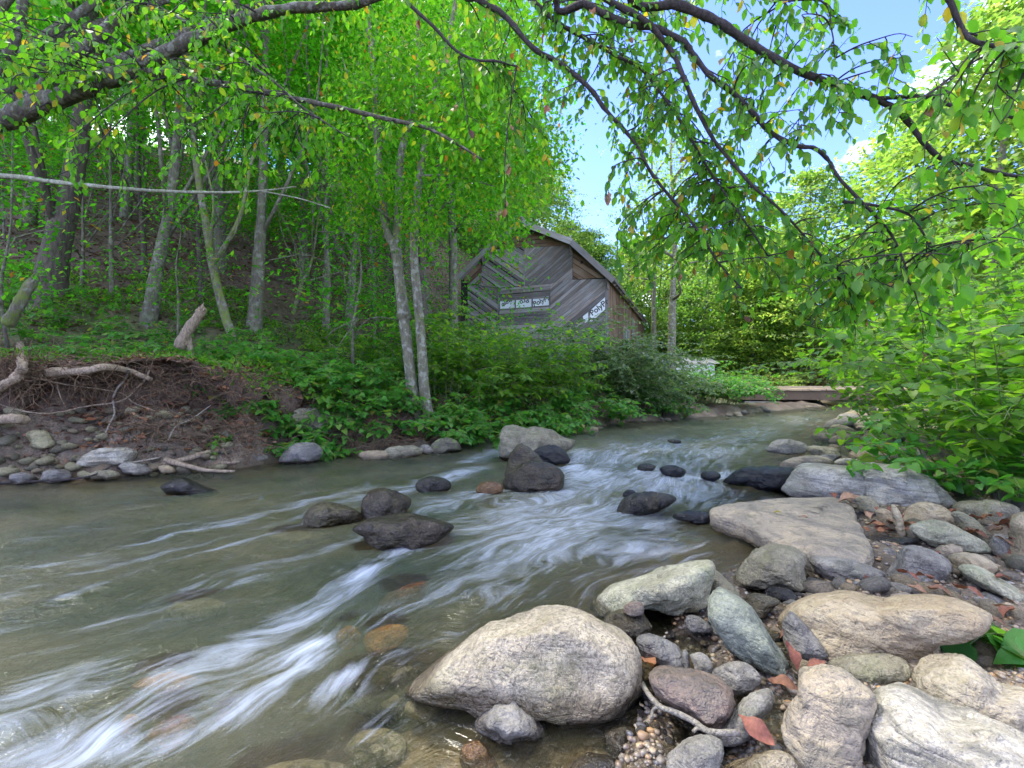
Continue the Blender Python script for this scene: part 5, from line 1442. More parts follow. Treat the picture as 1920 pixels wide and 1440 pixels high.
def twiggy(paths, rg, step, tl, lsize, dens=1.0, grav=.55, start=.0):
    """hanging twigs along limbs and the leaves on them"""
    tw = MB(); Ps, Ds, Ns, Ss = [], [], [], []
    for pp in paths:
        seg = np.linalg.norm(np.diff(pp, axis=0), axis=1); L_ = np.concatenate([[0], np.cumsum(seg)])
        s = start * L_[-1] + rg.uniform(0, step)
        while s < L_[-1]:
            i_ = min(len(pp) - 2, np.searchsorted(L_, s) - 1 if s > 0 else 0); i_ = max(i_, 0)
            f = (s - L_[i_]) / max(seg[i_], 1e-6); o_ = pp[i_] * (1 - f) + pp[i_ + 1] * f; t = (pp[i_ + 1] - pp[i_]) / max(seg[i_], 1e-6)
            dr_ = unit(t * rg.uniform(.1, .9) + rg.normal(0, .6, 3) + np.array([0, 0, -.25]))
            l_ = tl * rg.uniform(.4, 1.3); nn = 5
            q = [o_]
            for j in range(nn):
                dr_ = unit(dr_ + np.array([0, 0, -grav * .22]) + rg.normal(0, .12, 3)); q.append(q[-1] + dr_ * l_ / nn)
            q = np.array(q); tw.tube(q, np.linspace(.0032, .0012, nn + 1), 4, cap=False)
            nl = max(3, int(l_ / (lsize * .42)))
            tt_ = np.linspace(.12, 1.0, nl)
            for j, t_ in enumerate(tt_):
                k_ = min(nn - 1, int(t_ * nn)); f_ = t_ * nn - k_; c_ = q[k_] * (1 - f_) + q[k_ + 1] * f_
                td = unit(q[k_ + 1] - q[k_]); sd_ = unit(np.cross(td, [0, 0, 1]) + 1e-6) * (1 if j % 2 else -1)
                Ps.append(c_); Ds.append(unit(td * .6 + sd_ * rg.uniform(.3, 1.0) + np.array([0, 0, -rg.uniform(.3, 1.1)]))); Ns.append(np.array([rg.normal(0, .5), rg.normal(0, .5), 1.]) + sd_ * .3); Ss.append(lsize * rg.uniform(.55, 1.2))
            s += step * rg.uniform(.5, 1.5) / dens
    return tw, np.array(Ps), np.array(Ds), np.array(Ns), np.array(Ss)

def offshoot(target, pts, rg):
    """a thin side branch from the nearest limb out to target, ending with a drooping tip"""
    d_ = np.linalg.norm(pts - target, axis=1) + np.where(pts[:, 2] < target[2], .35, 0)
    o_ = pts[np.argmin(d_)]; v = target - o_; l_ = np.linalg.norm(v)
    side = unit(np.cross(v, [0, 0, 1.]) + 1e-6) * rg.normal(0, .10) * l_
    return smooth_path([o_, o_ + v * .35 + side + np.array([0, 0, .08 * l_]), o_ + v * .7 + side * .8 + np.array([0, 0, .06 * l_]), target, target + unit(v) * .10 + rg.normal(0, .05, 3) + np.array([0, 0, -.07])], 14)

def V_(px, py, Y): return np.array(P(px, py, Y))

# tree on the left bank whose big limbs arch into the picture
tl_base = np.array((-6.3, 4.9, h1(-6.3, 4.9) - .1))
lt = empty('overhanging_tree', tuple(tl_base)); tag(lt, 'big mossy limbed tree arching in from the frame edge over the stream bank', 'tree')
mb_ = MB(); tp_ = smooth_path([tl_base, tl_base + (.05, 0, 1.2), tl_base + (.2, -.05, 2.6), tl_base + (.1, .1, 4.2), tl_base + (-.2, .3, 7.0), tl_base + (.3, .8, 11.5)], 26)
rr_ = np.linspace(.30, .06, 26); rr_[0] *= 1.5; rr_[1] *= 1.2; mb_.tube(tp_ - tl_base, rr_, 14, .08); mb_.obj('trunk', M['bark_limb'], lt)
A = tp_[7]
lims = [([A, V_(-120, 260, 4.6), V_(0, 226, 4.2), V_(95, 190, 4.1), V_(190, 152, 4.0), V_(260, 128, 3.95), V_(330, 92, 3.9), V_(400, 60, 3.85), V_(470, 32, 3.75), V_(560, 14, 3.7), V_(680, 5, 3.6), V_(800, -60, 3.5)], .105, .024),
        ([V_(40, 214, 4.15), V_(75, 175, 4.2), V_(110, 128, 4.25), V_(165, 85, 4.3), V_(215, 40, 4.3), V_(260, 0, 4.4), V_(330, -90, 4.5)], .065, .04),
        ([V_(250, 132, 3.95), V_(310, 138, 3.9), V_(375, 150, 3.85), V_(460, 165, 3.85), V_(560, 187, 3.8), V_(640, 203, 3.75), V_(720, 222, 3.7), V_(800, 240, 3.6), V_(860, 272, 3.55), V_(905, 300, 3.5)], .035, .008),
        ([V_(395, 62, 3.85), V_(360, 48, 3.9), V_(320, 25, 3.95), V_(270, 5, 4.0), V_(230, -25, 4.0)], .018, .012),
        ([V_(405, 60, 3.85), V_(425, 35, 3.8), V_(440, 10, 3.8), V_(450, -30, 3.8)], .03, .02),
        ([V_(400, 75, 3.85), V_(450, 110, 3.8), V_(510, 150, 3.75), V_(560, 195, 3.75), V_(610, 230, 3.7), V_(650, 255, 3.7)], .014, .006),
        ([V_(0, 140, 4.4), V_(20, 90, 4.4), V_(40, 30, 4.45), V_(45, -40, 4.5)], .05, .04),
        ([V_(-200, 330, 4.8), V_(0, 330, 4.4), V_(100, 341, 4.35), V_(190, 350, 4.3), V_(290, 358, 4.25), V_(400, 361, 4.2), V_(490, 358, 4.2), V_(555, 350, 4.15)], .028, .006),
        ([V_(490, 358, 4.2), V_(560, 372, 4.15), V_(620, 390, 4.1)], .008, .004)]
PL = branch_set(lt, tl_base, lims[:7], 'bark_limb')
branch_set(lt, tl_base, lims[7:], 'deadbranch')
rg = np.random.default_rng(91)
extra = []
limb_pts = np.vstack([p for p, a, b in PL])
for (x0, y0, x1, y1, n_) in ((0, -20, 420, 190, 30), (350, 0, 760, 240, 22), (0, 190, 420, 330, 14), (-40, 0, 140, 120, 10), (420, 200, 640, 330, 8)):
    for _ in range(n_):
        extra.append(offshoot(V_(rg.uniform(x0, x1), rg.uniform(y0, y1), rg.uniform(3.2, 4.8)), limb_pts, rg))
tw, ps_, ds_, ns_, ss_ = twiggy([p for p, a, b in PL] + extra, rg, .115, .23, .064, 1.0, .4)
for e in extra: tw.tube(e, np.linspace(.007, .002, len(e)), 5)
tw.V = [v - tl_base for v in tw.V]
o = tw.obj('twigs', M['twig'], lt); o['kind'] = 'stuff'
split_leaves('NEAR', ps_, ds_, ns_, ss_, 'leaf_birch', lt, tuple(tl_base), 300, 'crown')
# unseen crown added above the view to shade the foreground from the sun
cc = np.array([(rg.uniform(-7, 1.5), rg.uniform(4.0, 12.5), rg.uniform(8.0, 13.0)) for _ in range(320)])
cc = cc[(cc[:, 2] - 1) / cc[:, 1] > .88]
pos, d, n_, sz = sprays(cc, 30, .32, .13, .5, rg); leaf_obj('added_shade_crown', FAR, pos - tl_base, d, n_, sz, 'leaf_birch', lt)
ub = MB()  # limbs carrying the added unseen crown
for k in range(16):
    e = cc[rg.integers(len(cc))]; s_ = tp_[rg.integers(10, 22)]
    ub.tube(smooth_path([s_, (s_ + e) / 2 + np.array([0, 0, .5]), e], 9) - tl_base, np.linspace(.06, .01, 9), 6)
o = ub.obj('added_crown_branches', M['bark_limb'], lt); o['kind'] = 'stuff'

# tree behind the camera whose limbs hang over the right of the picture
rt_base = np.array((2.6, -2.6, h1(2.6, -2.6) - .1))
rt = empty('overhanging_tree', tuple(rt_base)); tag(rt, 'dark twigged tree hanging its leafy branches in front of the open sky', 'tree')
mb_ = MB(); tq = smooth_path([rt_base, rt_base + (0, .1, 1.5), rt_base + (-.2, .4, 3.0), rt_base + (-.4, 1.0, 4.6), rt_base + (-.5, 1.4, 6.8), rt_base + (-.4, 2.5, 11)], 24)
rr_ = np.linspace(.26, .06, 24); rr_[0] *= 1.5; mb_.tube(tq - rt_base, rr_, 14, .08); mb_.obj('trunk', M['bark_limb'], rt)
hub = tq[14]; h2 = np.array((1.0, 1.0, 4.3)); h3 = np.array((-.2, 1.9, 4.2))
lims = [([hub, h2, V_(1180, -60, 2.9), V_(1280, 10, 2.9), V_(1345, 40, 2.9), V_(1400, 77, 2.9), V_(1480, 125, 2.85), V_(1560, 157, 2.85), V_(1640, 185, 2.8), V_(1690, 214, 2.8), V_(1730, 264, 2.75), V_(1765, 297, 2.75), V_(1820, 310, 2.7), V_(1880, 326, 2.65), V_(1960, 338, 2.6)], .034, .008),
        ([V_(1640, 186, 2.8), V_(1690, 182, 2.75), V_(1735, 181, 2.7), V_(1800, 203, 2.65), V_(1860, 212, 2.6), V_(1950, 232, 2.5)], .013, .007),
        ([V_(1735, 181, 2.7), V_(1790, 140, 2.7), V_(1840, 108, 2.6), V_(1890, 92, 2.55)], .009, .005),
        ([h2, h3, V_(860, -50, 3.2), V_(900, 0, 3.2), V_(947, 30, 3.2), V_(1000, 90, 3.15), V_(1057, 123, 3.15), V_(1107, 167, 3.1), V_(1133, 203, 3.1), V_(1190, 267, 3.05), V_(1223, 327, 3.0), V_(1280, 397, 3.0), V_(1317, 443, 2.95), V_(1345, 490, 2.95), V_(1390, 540, 2.9)], .026, .005),
        ([h3, V_(960, -60, 3.3), V_(1003, 3, 3.3), V_(1047, 43, 3.3), V_(1107, 77, 3.3), V_(1160, 107, 3.25), V_(1200, 127, 3.2), V_(1233, 167, 3.2), V_(1280, 233, 3.1), V_(1330, 320, 3.1), V_(1400, 420, 3.0), V_(1440, 480, 3.0)], .019, .005),
        ([h2, V_(1050, -40, 3.0), V_(1100, 7, 3.0), V_(1140, 30, 3.0), V_(1187, 47, 3.0), V_(1227, 52, 3.0), V_(1280, 77, 2.95), V_(1300, 103, 2.95), V_(1330, 140, 2.9), V_(1373, 173, 2.9), V_(1413, 213, 2.85), V_(1447, 250, 2.85), V_(1493, 273, 2.8), V_(1527, 278, 2.8), V_(1553, 300, 2.8), V_(1570, 330, 2.75), V_(1607, 370, 2.7), V_(1647, 410, 2.7), V_(1673, 443, 2.7), V_(1693, 485, 2.65), V_(1705, 530, 2.6)], .026, .005),
        ([V_(1110, -40, 3.0), V_(1140, 0, 3.0), V_(1207, 37, 2.95), V_(1257, 93, 2.95), V_(1280, 140, 2.9), V_(1300, 190, 2.9), V_(1337, 260, 2.9), V_(1363, 293, 2.85), V_(1413, 350, 2.8), V_(1467, 397, 2.8), V_(1540, 480, 2.75), V_(1590, 545, 2.7)], .023, .005),
        ([V_(1580, 378, 2.75), V_(1640, 385, 2.7), V_(1700, 400, 2.65), V_(1727, 430, 2.6), V_(1745, 470, 2.6)], .010, .004),
        ([V_(1740, -60, 2.1), V_(1780, 0, 2.1), V_(1803, 53, 2.1), V_(1827, 77, 2.05), V_(1880, 88, 2.0), V_(1945, 93, 1.95)], .014, .008),
        ([V_(740, -40, 3.3), V_(760, 0, 3.3), V_(813, 50, 3.3), V_(853, 93, 3.3), V_(890, 112, 3.25), V_(933, 115, 3.25), V_(970, 125, 3.2)], .014, .007),
        ([V_(968, 126, 3.2), V_(955, 215, 3.2), V_(946, 310, 3.2), V_(948, 390, 3.2)], .006, .003),
        ([V_(858, 98, 3.3), V_(870, 180, 3.3), V_(880, 250, 3.3)], .006, .003),
        ([V_(1360, -40, 2.9), V_(1440, 1, 2.9), V_(1540, 2, 2.85), V_(1560, 60, 2.8), V_(1565, 110, 2.8)], .008, .003)]
PR = branch_set(rt, rt_base, lims, 'twig')
rg = np.random.default_rng(92)
extra = []
limb_pts = np.vstack([p[p[:, 1] > 1.4] for p, a, b in PR])
for (x0, y0, x1, y1, n_, ya, yb) in ((1160, 330, 1420, 480, 28, 2.9, 4.2), (1230, 380, 1560, 560, 26, 2.6, 3.8), (1480, 420, 1760, 590, 16, 2.4, 3.4), (1150, 150, 1480, 330, 34, 2.8, 3.8), (1000, 0, 1300, 180, 30, 2.9, 3.8), (1740, 60, 1920, 480, 17, 1.9, 2.6), (1380, 20, 1740, 260, 17, 2.5, 3.2), (900, 20, 1080, 300, 14, 3.2, 4.0), (1560, 480, 1640, 600, 10, 2.5, 3.0)):
    for _ in range(n_):
        extra.append(offshoot(V_(rg.uniform(x0, x1), rg.uniform(y0, y1), rg.uniform(ya, yb)), limb_pts, rg))
main = [p[p[:, 1] > 1.5] for p, a, b in PR]
tw, ps_, ds_, ns_, ss_ = twiggy([m for m in main if len(m) > 3] + extra, rg, .095, .18, .068, 1.0, .45)
for e in extra: tw.tube(e, np.linspace(.006, .0015, len(e)), 5)
tw.V = [v - rt_base for v in tw.V]
o = tw.obj('twigs', M['twig'], rt); o['kind'] = 'stuff'
k_ = ps_[:, 1] < 2.2
ss_[k_] *= 1.1
kx = 960 + ps_[:, 0] / np.maximum(ps_[:, 1], .3) * FP
yl = (kx > 1740) & (rng.random(len(kx)) < .22) & (ps_[:, 2] > 1.5)
yi = np.nonzero(yl)[0][:30]
leaf_parts('NEAR', ps_[yi], ds_[yi], ns_[yi], ss_[yi], 'leaf_yellow', rt, tuple(rt_base))
rest = np.ones(len(kx), bool); rest[yi] = False
split_leaves('NEAR', ps_[rest], ds_[rest], ns_[rest], ss_[rest], 'leaf_over', rt, tuple(rt_base), 270, 'crown')
cc = np.array([(rg.uniform(-2.5, 4.5), rg.uniform(3.5, 11.0), rg.uniform(8.0, 12.0)) for _ in range(260)])  # added out-of-view leaves, placed to keep direct sun off the foreground
cc = cc[(cc[:, 2] - 1) / np.maximum(cc[:, 1], .1) > .9]
pos, d, n_, sz = sprays(cc, 28, .32, .13, .5, rg); leaf_obj('added_shade_crown', FAR, pos - rt_base, d, n_, sz, 'leaf_over', rt)
ub = MB()  # limbs for the added leaves above the view
for k in range(18):
    e = cc[rg.integers(len(cc))]; s_ = tq[rg.integers(9, 22)]
    ub.tube(smooth_path([s_, (s_ + e) / 2 + np.array([0, 0, .4]), e], 9) - rt_base, np.linspace(.05, .01, 9), 6)
o = ub.obj('added_crown_branches', M['bark_limb'], rt); o['kind'] = 'stuff'
# curled dead leaves hanging among the green
hang = [(1045, 232, 3.1), (968, 325, 3.2), (1075, 205, 3.1), (1108, 20, 3.0), (1180, 70, 3.0), (1095, 378, 3.1), (1108, 395, 3.1), (1080, 373, 3.1), (1020, 375, 3.2), (982, 380, 3.2), (940, 230, 3.2), (820, 110, 3.3), (824, 180, 3.3), (803, 300, 3.4), (850, 255, 3.3), (848, 395, 3.4), (713, 115, 3.5), (680, 170, 3.6), (1410, 250, 2.9), (1310, 525, 2.8), (1390, 525, 2.8), (1230, 110, 2.95), (1640, 600, 2.5), (1745, 760, 2.6), (1020, 205, 3.1), (990, 310, 3.2)]
for px, py, Y in hang:
    s_ = rg.uniform(.05, .085)
    hp = ps_[np.argmin(np.linalg.norm(ps_ - V_(px, py, Y), axis=1))]
    leaf_parts('CURL', np.array([hp]), np.array([(rg.normal(0, .2), rg.normal(0, .2), -1)]), np.array([(rg.normal(0, 1), -1, .1)]), np.array([s_]), 'leaf_dead', rt, tuple(rt_base), 'dead_leaf')

# ------------------------------------------------------------------ knotweed and bank plants
def knotweed(label, base, spread, nst, hgt, lsize, lean, mat, nobj, seed, cat='shrub', group=None, name='knotweed_shrub', side=4, stemr=.006, arch=.5, ground=True):
    rg = np.random.default_rng(seed)
    base = np.array(base, float)
    root = empty(name, tuple(base)); tag(root, label, cat, group)
    st = MB(); Ps, Ds, Ns, Ss = [], [], [], []
    def leaves_on(q, step, s0, start):
        seg = np.linalg.norm(np.diff(q, axis=0), axis=1); L_ = np.concatenate([[0], np.cumsum(seg)]); s = start * L_[-1]; j = rg.integers(2)
        while s < L_[-1]:
            i_ = max(0, min(len(q) - 2, np.searchsorted(L_, s) - 1)); f = (s - L_[i_]) / max(seg[i_], 1e-6)
            o_ = q[i_] * (1 - f) + q[i_ + 1] * f; t = unit(q[i_ + 1] - q[i_])
            sd_ = unit(np.cross(t, [0, 0, 1.]) + rg.normal(0, .25, 3)) * (1 if j % 2 else -1)
            dd = unit(sd_ + t * .55 + np.array([0, 0, -rg.uniform(.0, .55)]))
            Ps.append(o_ + dd * lsize * .2); Ds.append(dd); Ns.append(unit(np.array([rg.normal(0, .33), rg.normal(0, .33), 1.0])))
            Ss.append(s0 * rg.uniform(.65, 1.15) * (1 - .35 * s / L_[-1])); s += step * rg.uniform(.7, 1.3); j += 1
    for k in range(nst):
        a_ = rg.uniform(0, 6.283); r_ = math.sqrt(rg.random())
        b = base + np.array([math.cos(a_) * r_ * spread[0], math.sin(a_) * r_ * spread[1], 0])
        if ground: b[2] = h1(b[0], b[1]) - .03
        H_ = hgt * rg.uniform(.6, 1.1)
        out = np.array([math.cos(a_), math.sin(a_), 0]) * r_ * .45 + np.array([lean[0], lean[1], 0]) + rg.normal(0, .14, 3) * [1, 1, 0]
        q = [b]
        dr_ = unit(np.array([0, 0, 1.0]) + out * .35)
        for j in range(9):
            dr_ = unit(dr_ + out * arch * .16 + np.array([0, 0, -.045 * arch * j]) + rg.normal(0, .045, 3)); q.append(q[-1] + dr_ * H_ / 9)
        q = np.array(q); st.tube(q - base, np.linspace(stemr, stemr * .4, 10), 5, cap=False)
        leaves_on(q, lsize * .55, lsize, .2)
        for j in range(side):
            i_ = rg.integers(3, 9); a2 = rg.uniform(0, 6.283); l_ = H_ * rg.uniform(.18, .38)
            d2 = unit(np.array([math.cos(a2), math.sin(a2), rg.uniform(.0, .6)]) + out * .6); q2 = [q[i_]]
            for jj in range(4): d2 = unit(d2 + np.array([0, 0, -.14])); q2.append(q2[-1] + d2 * l_ / 4)
            q2 = np.array(q2); st.tube(q2 - base, np.linspace(stemr * .5, stemr * .25, 5), 4, cap=False)
            leaves_on(q2, lsize * .5, lsize * .95, .15)
    o = st.obj('stems', M['stem'], root); o['kind'] = 'stuff'
    pos, d, n_, sz = map(np.array, (Ps, Ds, Ns, Ss))
    if ground:
        gz = height(pos[:, 0], pos[:, 1]); lowm = pos[:, 2] < gz + .02; pos[lowm, 2] = gz[lowm] + .02 + rg.random(lowm.sum()) * .06
    if nobj: split_leaves('HEART', pos, d, n_, sz, mat, root, tuple(base), nobj)
    else: leaf_obj('foliage', HEART if lsize > .08 else FAR, pos - base, d, n_, sz, mat, root)
    return root

KG = 'knotweed clumps of the right bank'
def rb(x, y): return (x, y, h1(x, y))
knotweed('nearest knotweed clump of the right bank, its big heart shaped leaves overhanging the shore rocks', rb(4.15, 3.75), (.75, .65), 30, 1.75, .135, (-.45, -.30), 'leaf_knotsun', 300, 501, group=KG, side=5)
knotweed('broad sunlit knotweed clump behind the nearest one on the right bank', rb(5.6, 4.9), (1.1, .9), 44, 2.35, .14, (-.40, -.30), 'leaf_knotsun', 300, 502, group=KG, side=5)
knotweed('tall yellow-green knotweed clump at the frame edge of the right bank', rb(6.9, 5.5), (1.2, .9), 44, 3.5, .15, (-.25, -.2), 'leaf_knotsun', 200, 503, group=KG, side=5)
knotweed('knotweed clump leaning over the shingle halfway along the right bank', rb(6.9, 7.2), (1.0, 1.0), 44, 2.3, .135, (-.55, -.2), 'leaf_knotsun', 260, 504, group=KG, side=5)
knotweed('farthest knotweed clump of the right bank, hiding the end of the footbridge', rb(10.9, 10.4), (1.3, 1.3), 44, 2.4, .15, (-.25, -.2), 'leaf_knotsun', 0, 505, group=KG)
knotweed('high knotweed clump filling the back of the right bank', rb(9.4, 7.8), (1.6, 1.2), 44, 3.4, .15, (-.2, -.2), 'leaf_knotsun', 120, 506, group=KG)
knotweed('low knotweed shoots filling the foot of the nearest clump', rb(3.75, 3.45), (.75, .45), 34, .75, .12, (-.35, -.35), 'leaf_knot', 160, 508, group=KG, side=4, stemr=.004, arch=.9)
knotweed('low leafy fringe along the shingle under the sunlit clumps', rb(6.4, 6.3), (1.0, .9), 34, .75, .12, (-.2, -.1), 'leaf_knot', 120, 509, group=KG, side=4, stemr=.004, arch=.9)
q = G(1850, 1240, .06)
knotweed('low green plant with broad leaves beside the cream boulder', (q.x + .18, q.y + .05, .04), (.05, .05), 6, .30, .15, (-.9, -.25), 'leaf_knot', 60, 507, cat='plant', name='leafy_plant', side=1, stemr=.004, arch=1.3)

LG = 'leafy plants of the left bank'
def lb_(px, py, Y=None):
    v = ground_hit(px, py, 4.2, 30) if Y is None else P(px, py, Y)
    return (v.x, v.y, h1(v.x, v.y))
BANK = [
 ('leafy knotweed sprout hanging over the roots in front of the grey bank boulder', lb_(565, 800, 5.95), (.28, .18), 10, .55, .125, (.1, -.7), 'leaf_knot', 150, 1.2),
 ('small leafy sprout beside the tan boulder in the bank', lb_(415, 810, 5.35), (.1, .1), 4, .25, .10, (0, -.8), 'leaf_knot', 40, 1.3),
 ('leafy tangle at the foot of the triple stemmed tree', lb_(690, 745, 6.9), (.7, .45), 22, .75, .135, (.1, -.5), 'leaf_knot', 200, 1.0),
 ('low leafy band along the waterline below the triple stemmed tree', lb_(810, 790, 7.1), (.65, .35), 24, .7, .135, (.2, -.6), 'leaf_knot', 220, 1.1),
 ('leafy band along the waterline behind the largest midstream boulder', lb_(960, 780, 8.1), (.8, .4), 28, .85, .135, (.2, -.6), 'leaf_knot', 220, 1.1),
 ('leafy band at the waterline just before the vine covered mound', lb_(1100, 775, 9.6), (.8, .5), 28, .95, .135, (.2, -.5), 'leaf_knot', 200, 1.0),
 ('upright bright green shrub with bare stems between the triple stemmed tree and the barn', lb_(815, 690, 8.6), (.45, .35), 18, 1.9, .14, (-.1, -.1), 'leaf_knotsun', 220, .8),
 ('tall bright green shrub reaching up before the barn windows', lb_(1010, 740, 9.6), (.8, .5), 34, 2.15, .14, (.1, -.2), 'leaf_knotsun', 260, .7),
 ('dark leafy shrub between the bare stemmed shrub and the tall barn front shrub', lb_(900, 735, 9.0), (.7, .4), 26, 1.6, .135, (.1, -.3), 'leaf_knotsun', 160, .9),
 ('vine covered mound against the right corner of the barn', lb_(1130, 730, 11.6), (1.0, .6), 50, 2.5, .11, (.15, -.2), 'leaf_vine', 200, 1.3),
 ('low vine covered mound trailing from the barn towards the water', lb_(1185, 760, 11.4), (.7, .5), 34, 1.3, .10, (.4, -.4), 'leaf_vine', 120, 1.4),
 ('leafy thicket under the barn gable', lb_(880, 690, 12.0), (1.2, .7), 34, 1.6, .14, (0, -.2), 'leaf_knot', 120, .9),
 ('pale green bush on the far bank past the barn', lb_(1265, 765, 13.2), (.8, .5), 34, 1.1, .14, (.2, -.3), 'leaf_vine', 60, 1.2),
 ('dark green bush trailing to the water before the footbridge', lb_(1335, 760, 14.2), (.85, .6), 46, 1.7, .13, (.2, -.3), 'leaf_knot', 80, 1.3),
 ('bushy regrowth beneath the footbridge', lb_(1510, 755, 17.6), (.5, .4), 18, .75, .10, (0, 0), 'leaf_far', 0, 1.0),
 ('orange tinted bush beyond the footbridge', lb_(1495, 735, 22), (1.3, .8), 30, 1.9, .14, (0, 0), 'leaf_tan', 0, .8),
 ('pale bush left of the footbridge deck', lb_(1440, 735, 21), (1.4, .9), 34, 1.7, .14, (0, 0), 'leaf_far', 0, .9),
 ('fern like plants on the bank top between the two broken stumps', lb_(170, 620, 5.9), (.9, .4), 24, .5, .11, (0, -.2), 'leaf_knot', 120, 1.2),
 ('leafy plants round the foot of the mossy forked tree', lb_(500, 655, 6.7), (.8, .5), 26, .6, .11, (.1, -.3), 'leaf_knot', 140, 1.1),
 ('plants crowding the bank edge left of the triple stemmed tree', lb_(620, 670, 7.4), (.9, .6), 36, .7, .11, (.1, -.3), 'leaf_knot', 160, 1.0),
 ('bright plants behind the triple stemmed tree', lb_(690, 640, 9.0), (1.1, .7), 34, .9, .11, (0, -.2), 'leaf_knotsun', 100, .9),
 ('dim ferny plants by the thickest dark trunk', lb_(60, 600, 7.0), (1.0, .6), 22, .6, .11, (0, -.2), 'leaf_knot', 60, 1.1),
 ('ferny plants behind the broken leaning stump', lb_(360, 610, 7.4), (.9, .6), 26, .6, .10, (0, -.2), 'leaf_knot', 80, 1.1),
 ('shrub against the barn side by the back trunks', lb_(1195, 730, 15.0), (.7, .7), 26, 1.4, .14, (0, -.2), 'leaf_vine', 0, 1.0),
 ('leafy plants spilling over the dirt bank below the triple stemmed tree', lb_(640, 770, 6.5), (.55, .3), 20, .6, .13, (.1, -.7), 'leaf_knot', 120, 1.3),
 ('leafy plants on the bank shoulder between the mossy fork and the triple stemmed tree', lb_(575, 720, 6.6), (.6, .3), 20, .55, .125, (.1, -.5), 'leaf_knot', 120, 1.2),
 ('waterline plants between the mossy stone and the largest midstream boulder', lb_(880, 815, 7.2), (.5, .25), 18, .6, .13, (.2, -.6), 'leaf_knot', 140, 1.2),
 ('dense leafy bank face above the black water gap', lb_(1010, 800, 8.7), (.8, .35), 26, .8, .13, (.2, -.6), 'leaf_knot', 160, 1.2),
 ('low plants running along the far waterline below the barn', lb_(1215, 770, 11.3), (.9, .4), 28, .8, .13, (.3, -.5), 'leaf_knot', 100, 1.2),
 ('leafy plants spilling over the lip of the eroded bank', lb_(470, 720, 6.0), (.4, .2), 16, .5, .12, (.0, -.8), 'leaf_knot', 100, 1.4),
 ('bright plants along the bank lip behind the leafy sprout', lb_(545, 690, 6.5), (.6, .25), 24, .55, .12, (.0, -.6), 'leaf_knotsun', 100, 1.2),
 ('leafy sprout between the grey boulder and the waterline plants', lb_(610, 815, 6.05), (.25, .15), 12, .5, .125, (.1, -.7), 'leaf_knot', 90, 1.3),
 ('tall undergrowth left of the barn', lb_(790, 650, 12.5), (1.4, .8), 34, 2.0, .15, (0, -.1), 'leaf_knotsun', 0, .8),
]
for k, (lab, b, sp_, nst, hg, ls, ln, mt, no, ar) in enumerate(BANK):
    knotweed(lab, b, sp_, int(nst * 1.5), hg, ls, ln, mt, no, 600 + k, cat='shrub' if hg > .8 else 'plant', group=LG, name='leafy_shrub' if hg > .8 else 'leafy_plant', side=4, stemr=.005 if hg < 1 else .008, arch=ar)

# ------------------------------------------------------------------ ground cover, litter
def scatter_on_ground(n, test, x0, x1, y0, y1, rg):
    x = rg.uniform(x0, x1, n); y = rg.uniform(y0, y1, n)
    k = test(x, y); x, y = x[k], y[k]
    return x, y, height(x, y)
rg = np.random.default_rng(701)
def gc(x, y):
    d_ = sdist(x, y, LB); nn = fbm(np.stack([x * .8, y * .8, x * 0], -1), 3)
    return (d_ > 1.0 + .25 * nn) & (d_ < 5.5) & (nn > -.45 + .10 * (d_ - 1)) & (np.abs(x / np.maximum(y, .1)) < 1.3) & (x < 3)
x, y, z = scatter_on_ground(110000, gc, -12, 3, 4, 14, rg)
d = np.stack([rg.normal(0, 1, len(x)), rg.normal(0, 1, len(x)), rg.uniform(.2, 1.4, len(x))], -1)
n_ = np.stack([rg.normal(0, .6, len(x)), rg.normal(0, .6, len(x)), np.ones(len(x))], -1)
dlv = sdist(x, y, LB)
lx = .52 * sstep(.80, .98, dlv) * (1 - sstep(1.0, 2.6, dlv)) * sstep(-1.6, -3.6, x)
o = leaf_obj('ground_cover', FAR, np.stack([x + lx * .6, y - lx * .8, z + rg.uniform(0, .09, len(x))], -1), d, n_, rg.uniform(.04, .09, len(x)), 'leaf_low')
def gr(x, y):
    d_ = -sdist(x, y, RB); nn = fbm(np.stack([x * 1.2, y * 1.2, x * 0], -1), 3)
    return (d_ > 1.3 + nn * .5) & (d_ < 4.5) & (y > 3.2)
x, y, z = scatter_on_ground(16000, gr, 2, 16, 3, 16, rg)
d = np.stack([rg.normal(0, 1, len(x)), rg.normal(0, 1, len(x)), rg.uniform(.2, 1.4, len(x))], -1)
n_ = np.stack([rg.normal(0, .6, len(x)), rg.normal(0, .6, len(x)), np.ones(len(x))], -1)
leaf_obj('ground_cover', FAR, np.stack([x, y, z + rg.uniform(0, .1, len(x))], -1), d, n_, rg.uniform(.03, .07, len(x)), 'leaf_low')
# foliage closing the crest of the slope
fx = rg.uniform(-62, -6, 1500); fy = rg.uniform(22, 50, 1500); fz = height(fx, fy) + 1.0 + rg.random(1500) * 9
k_ = sdist(fx, fy, LB) > 14
pos, d, n_, sz = sprays(np.stack([fx, fy, fz], -1)[k_], 26, .8, .34, .4, rg)
leaf_obj('slope_woods', FAR, pos, d, n_, sz, 'leaf_hill')
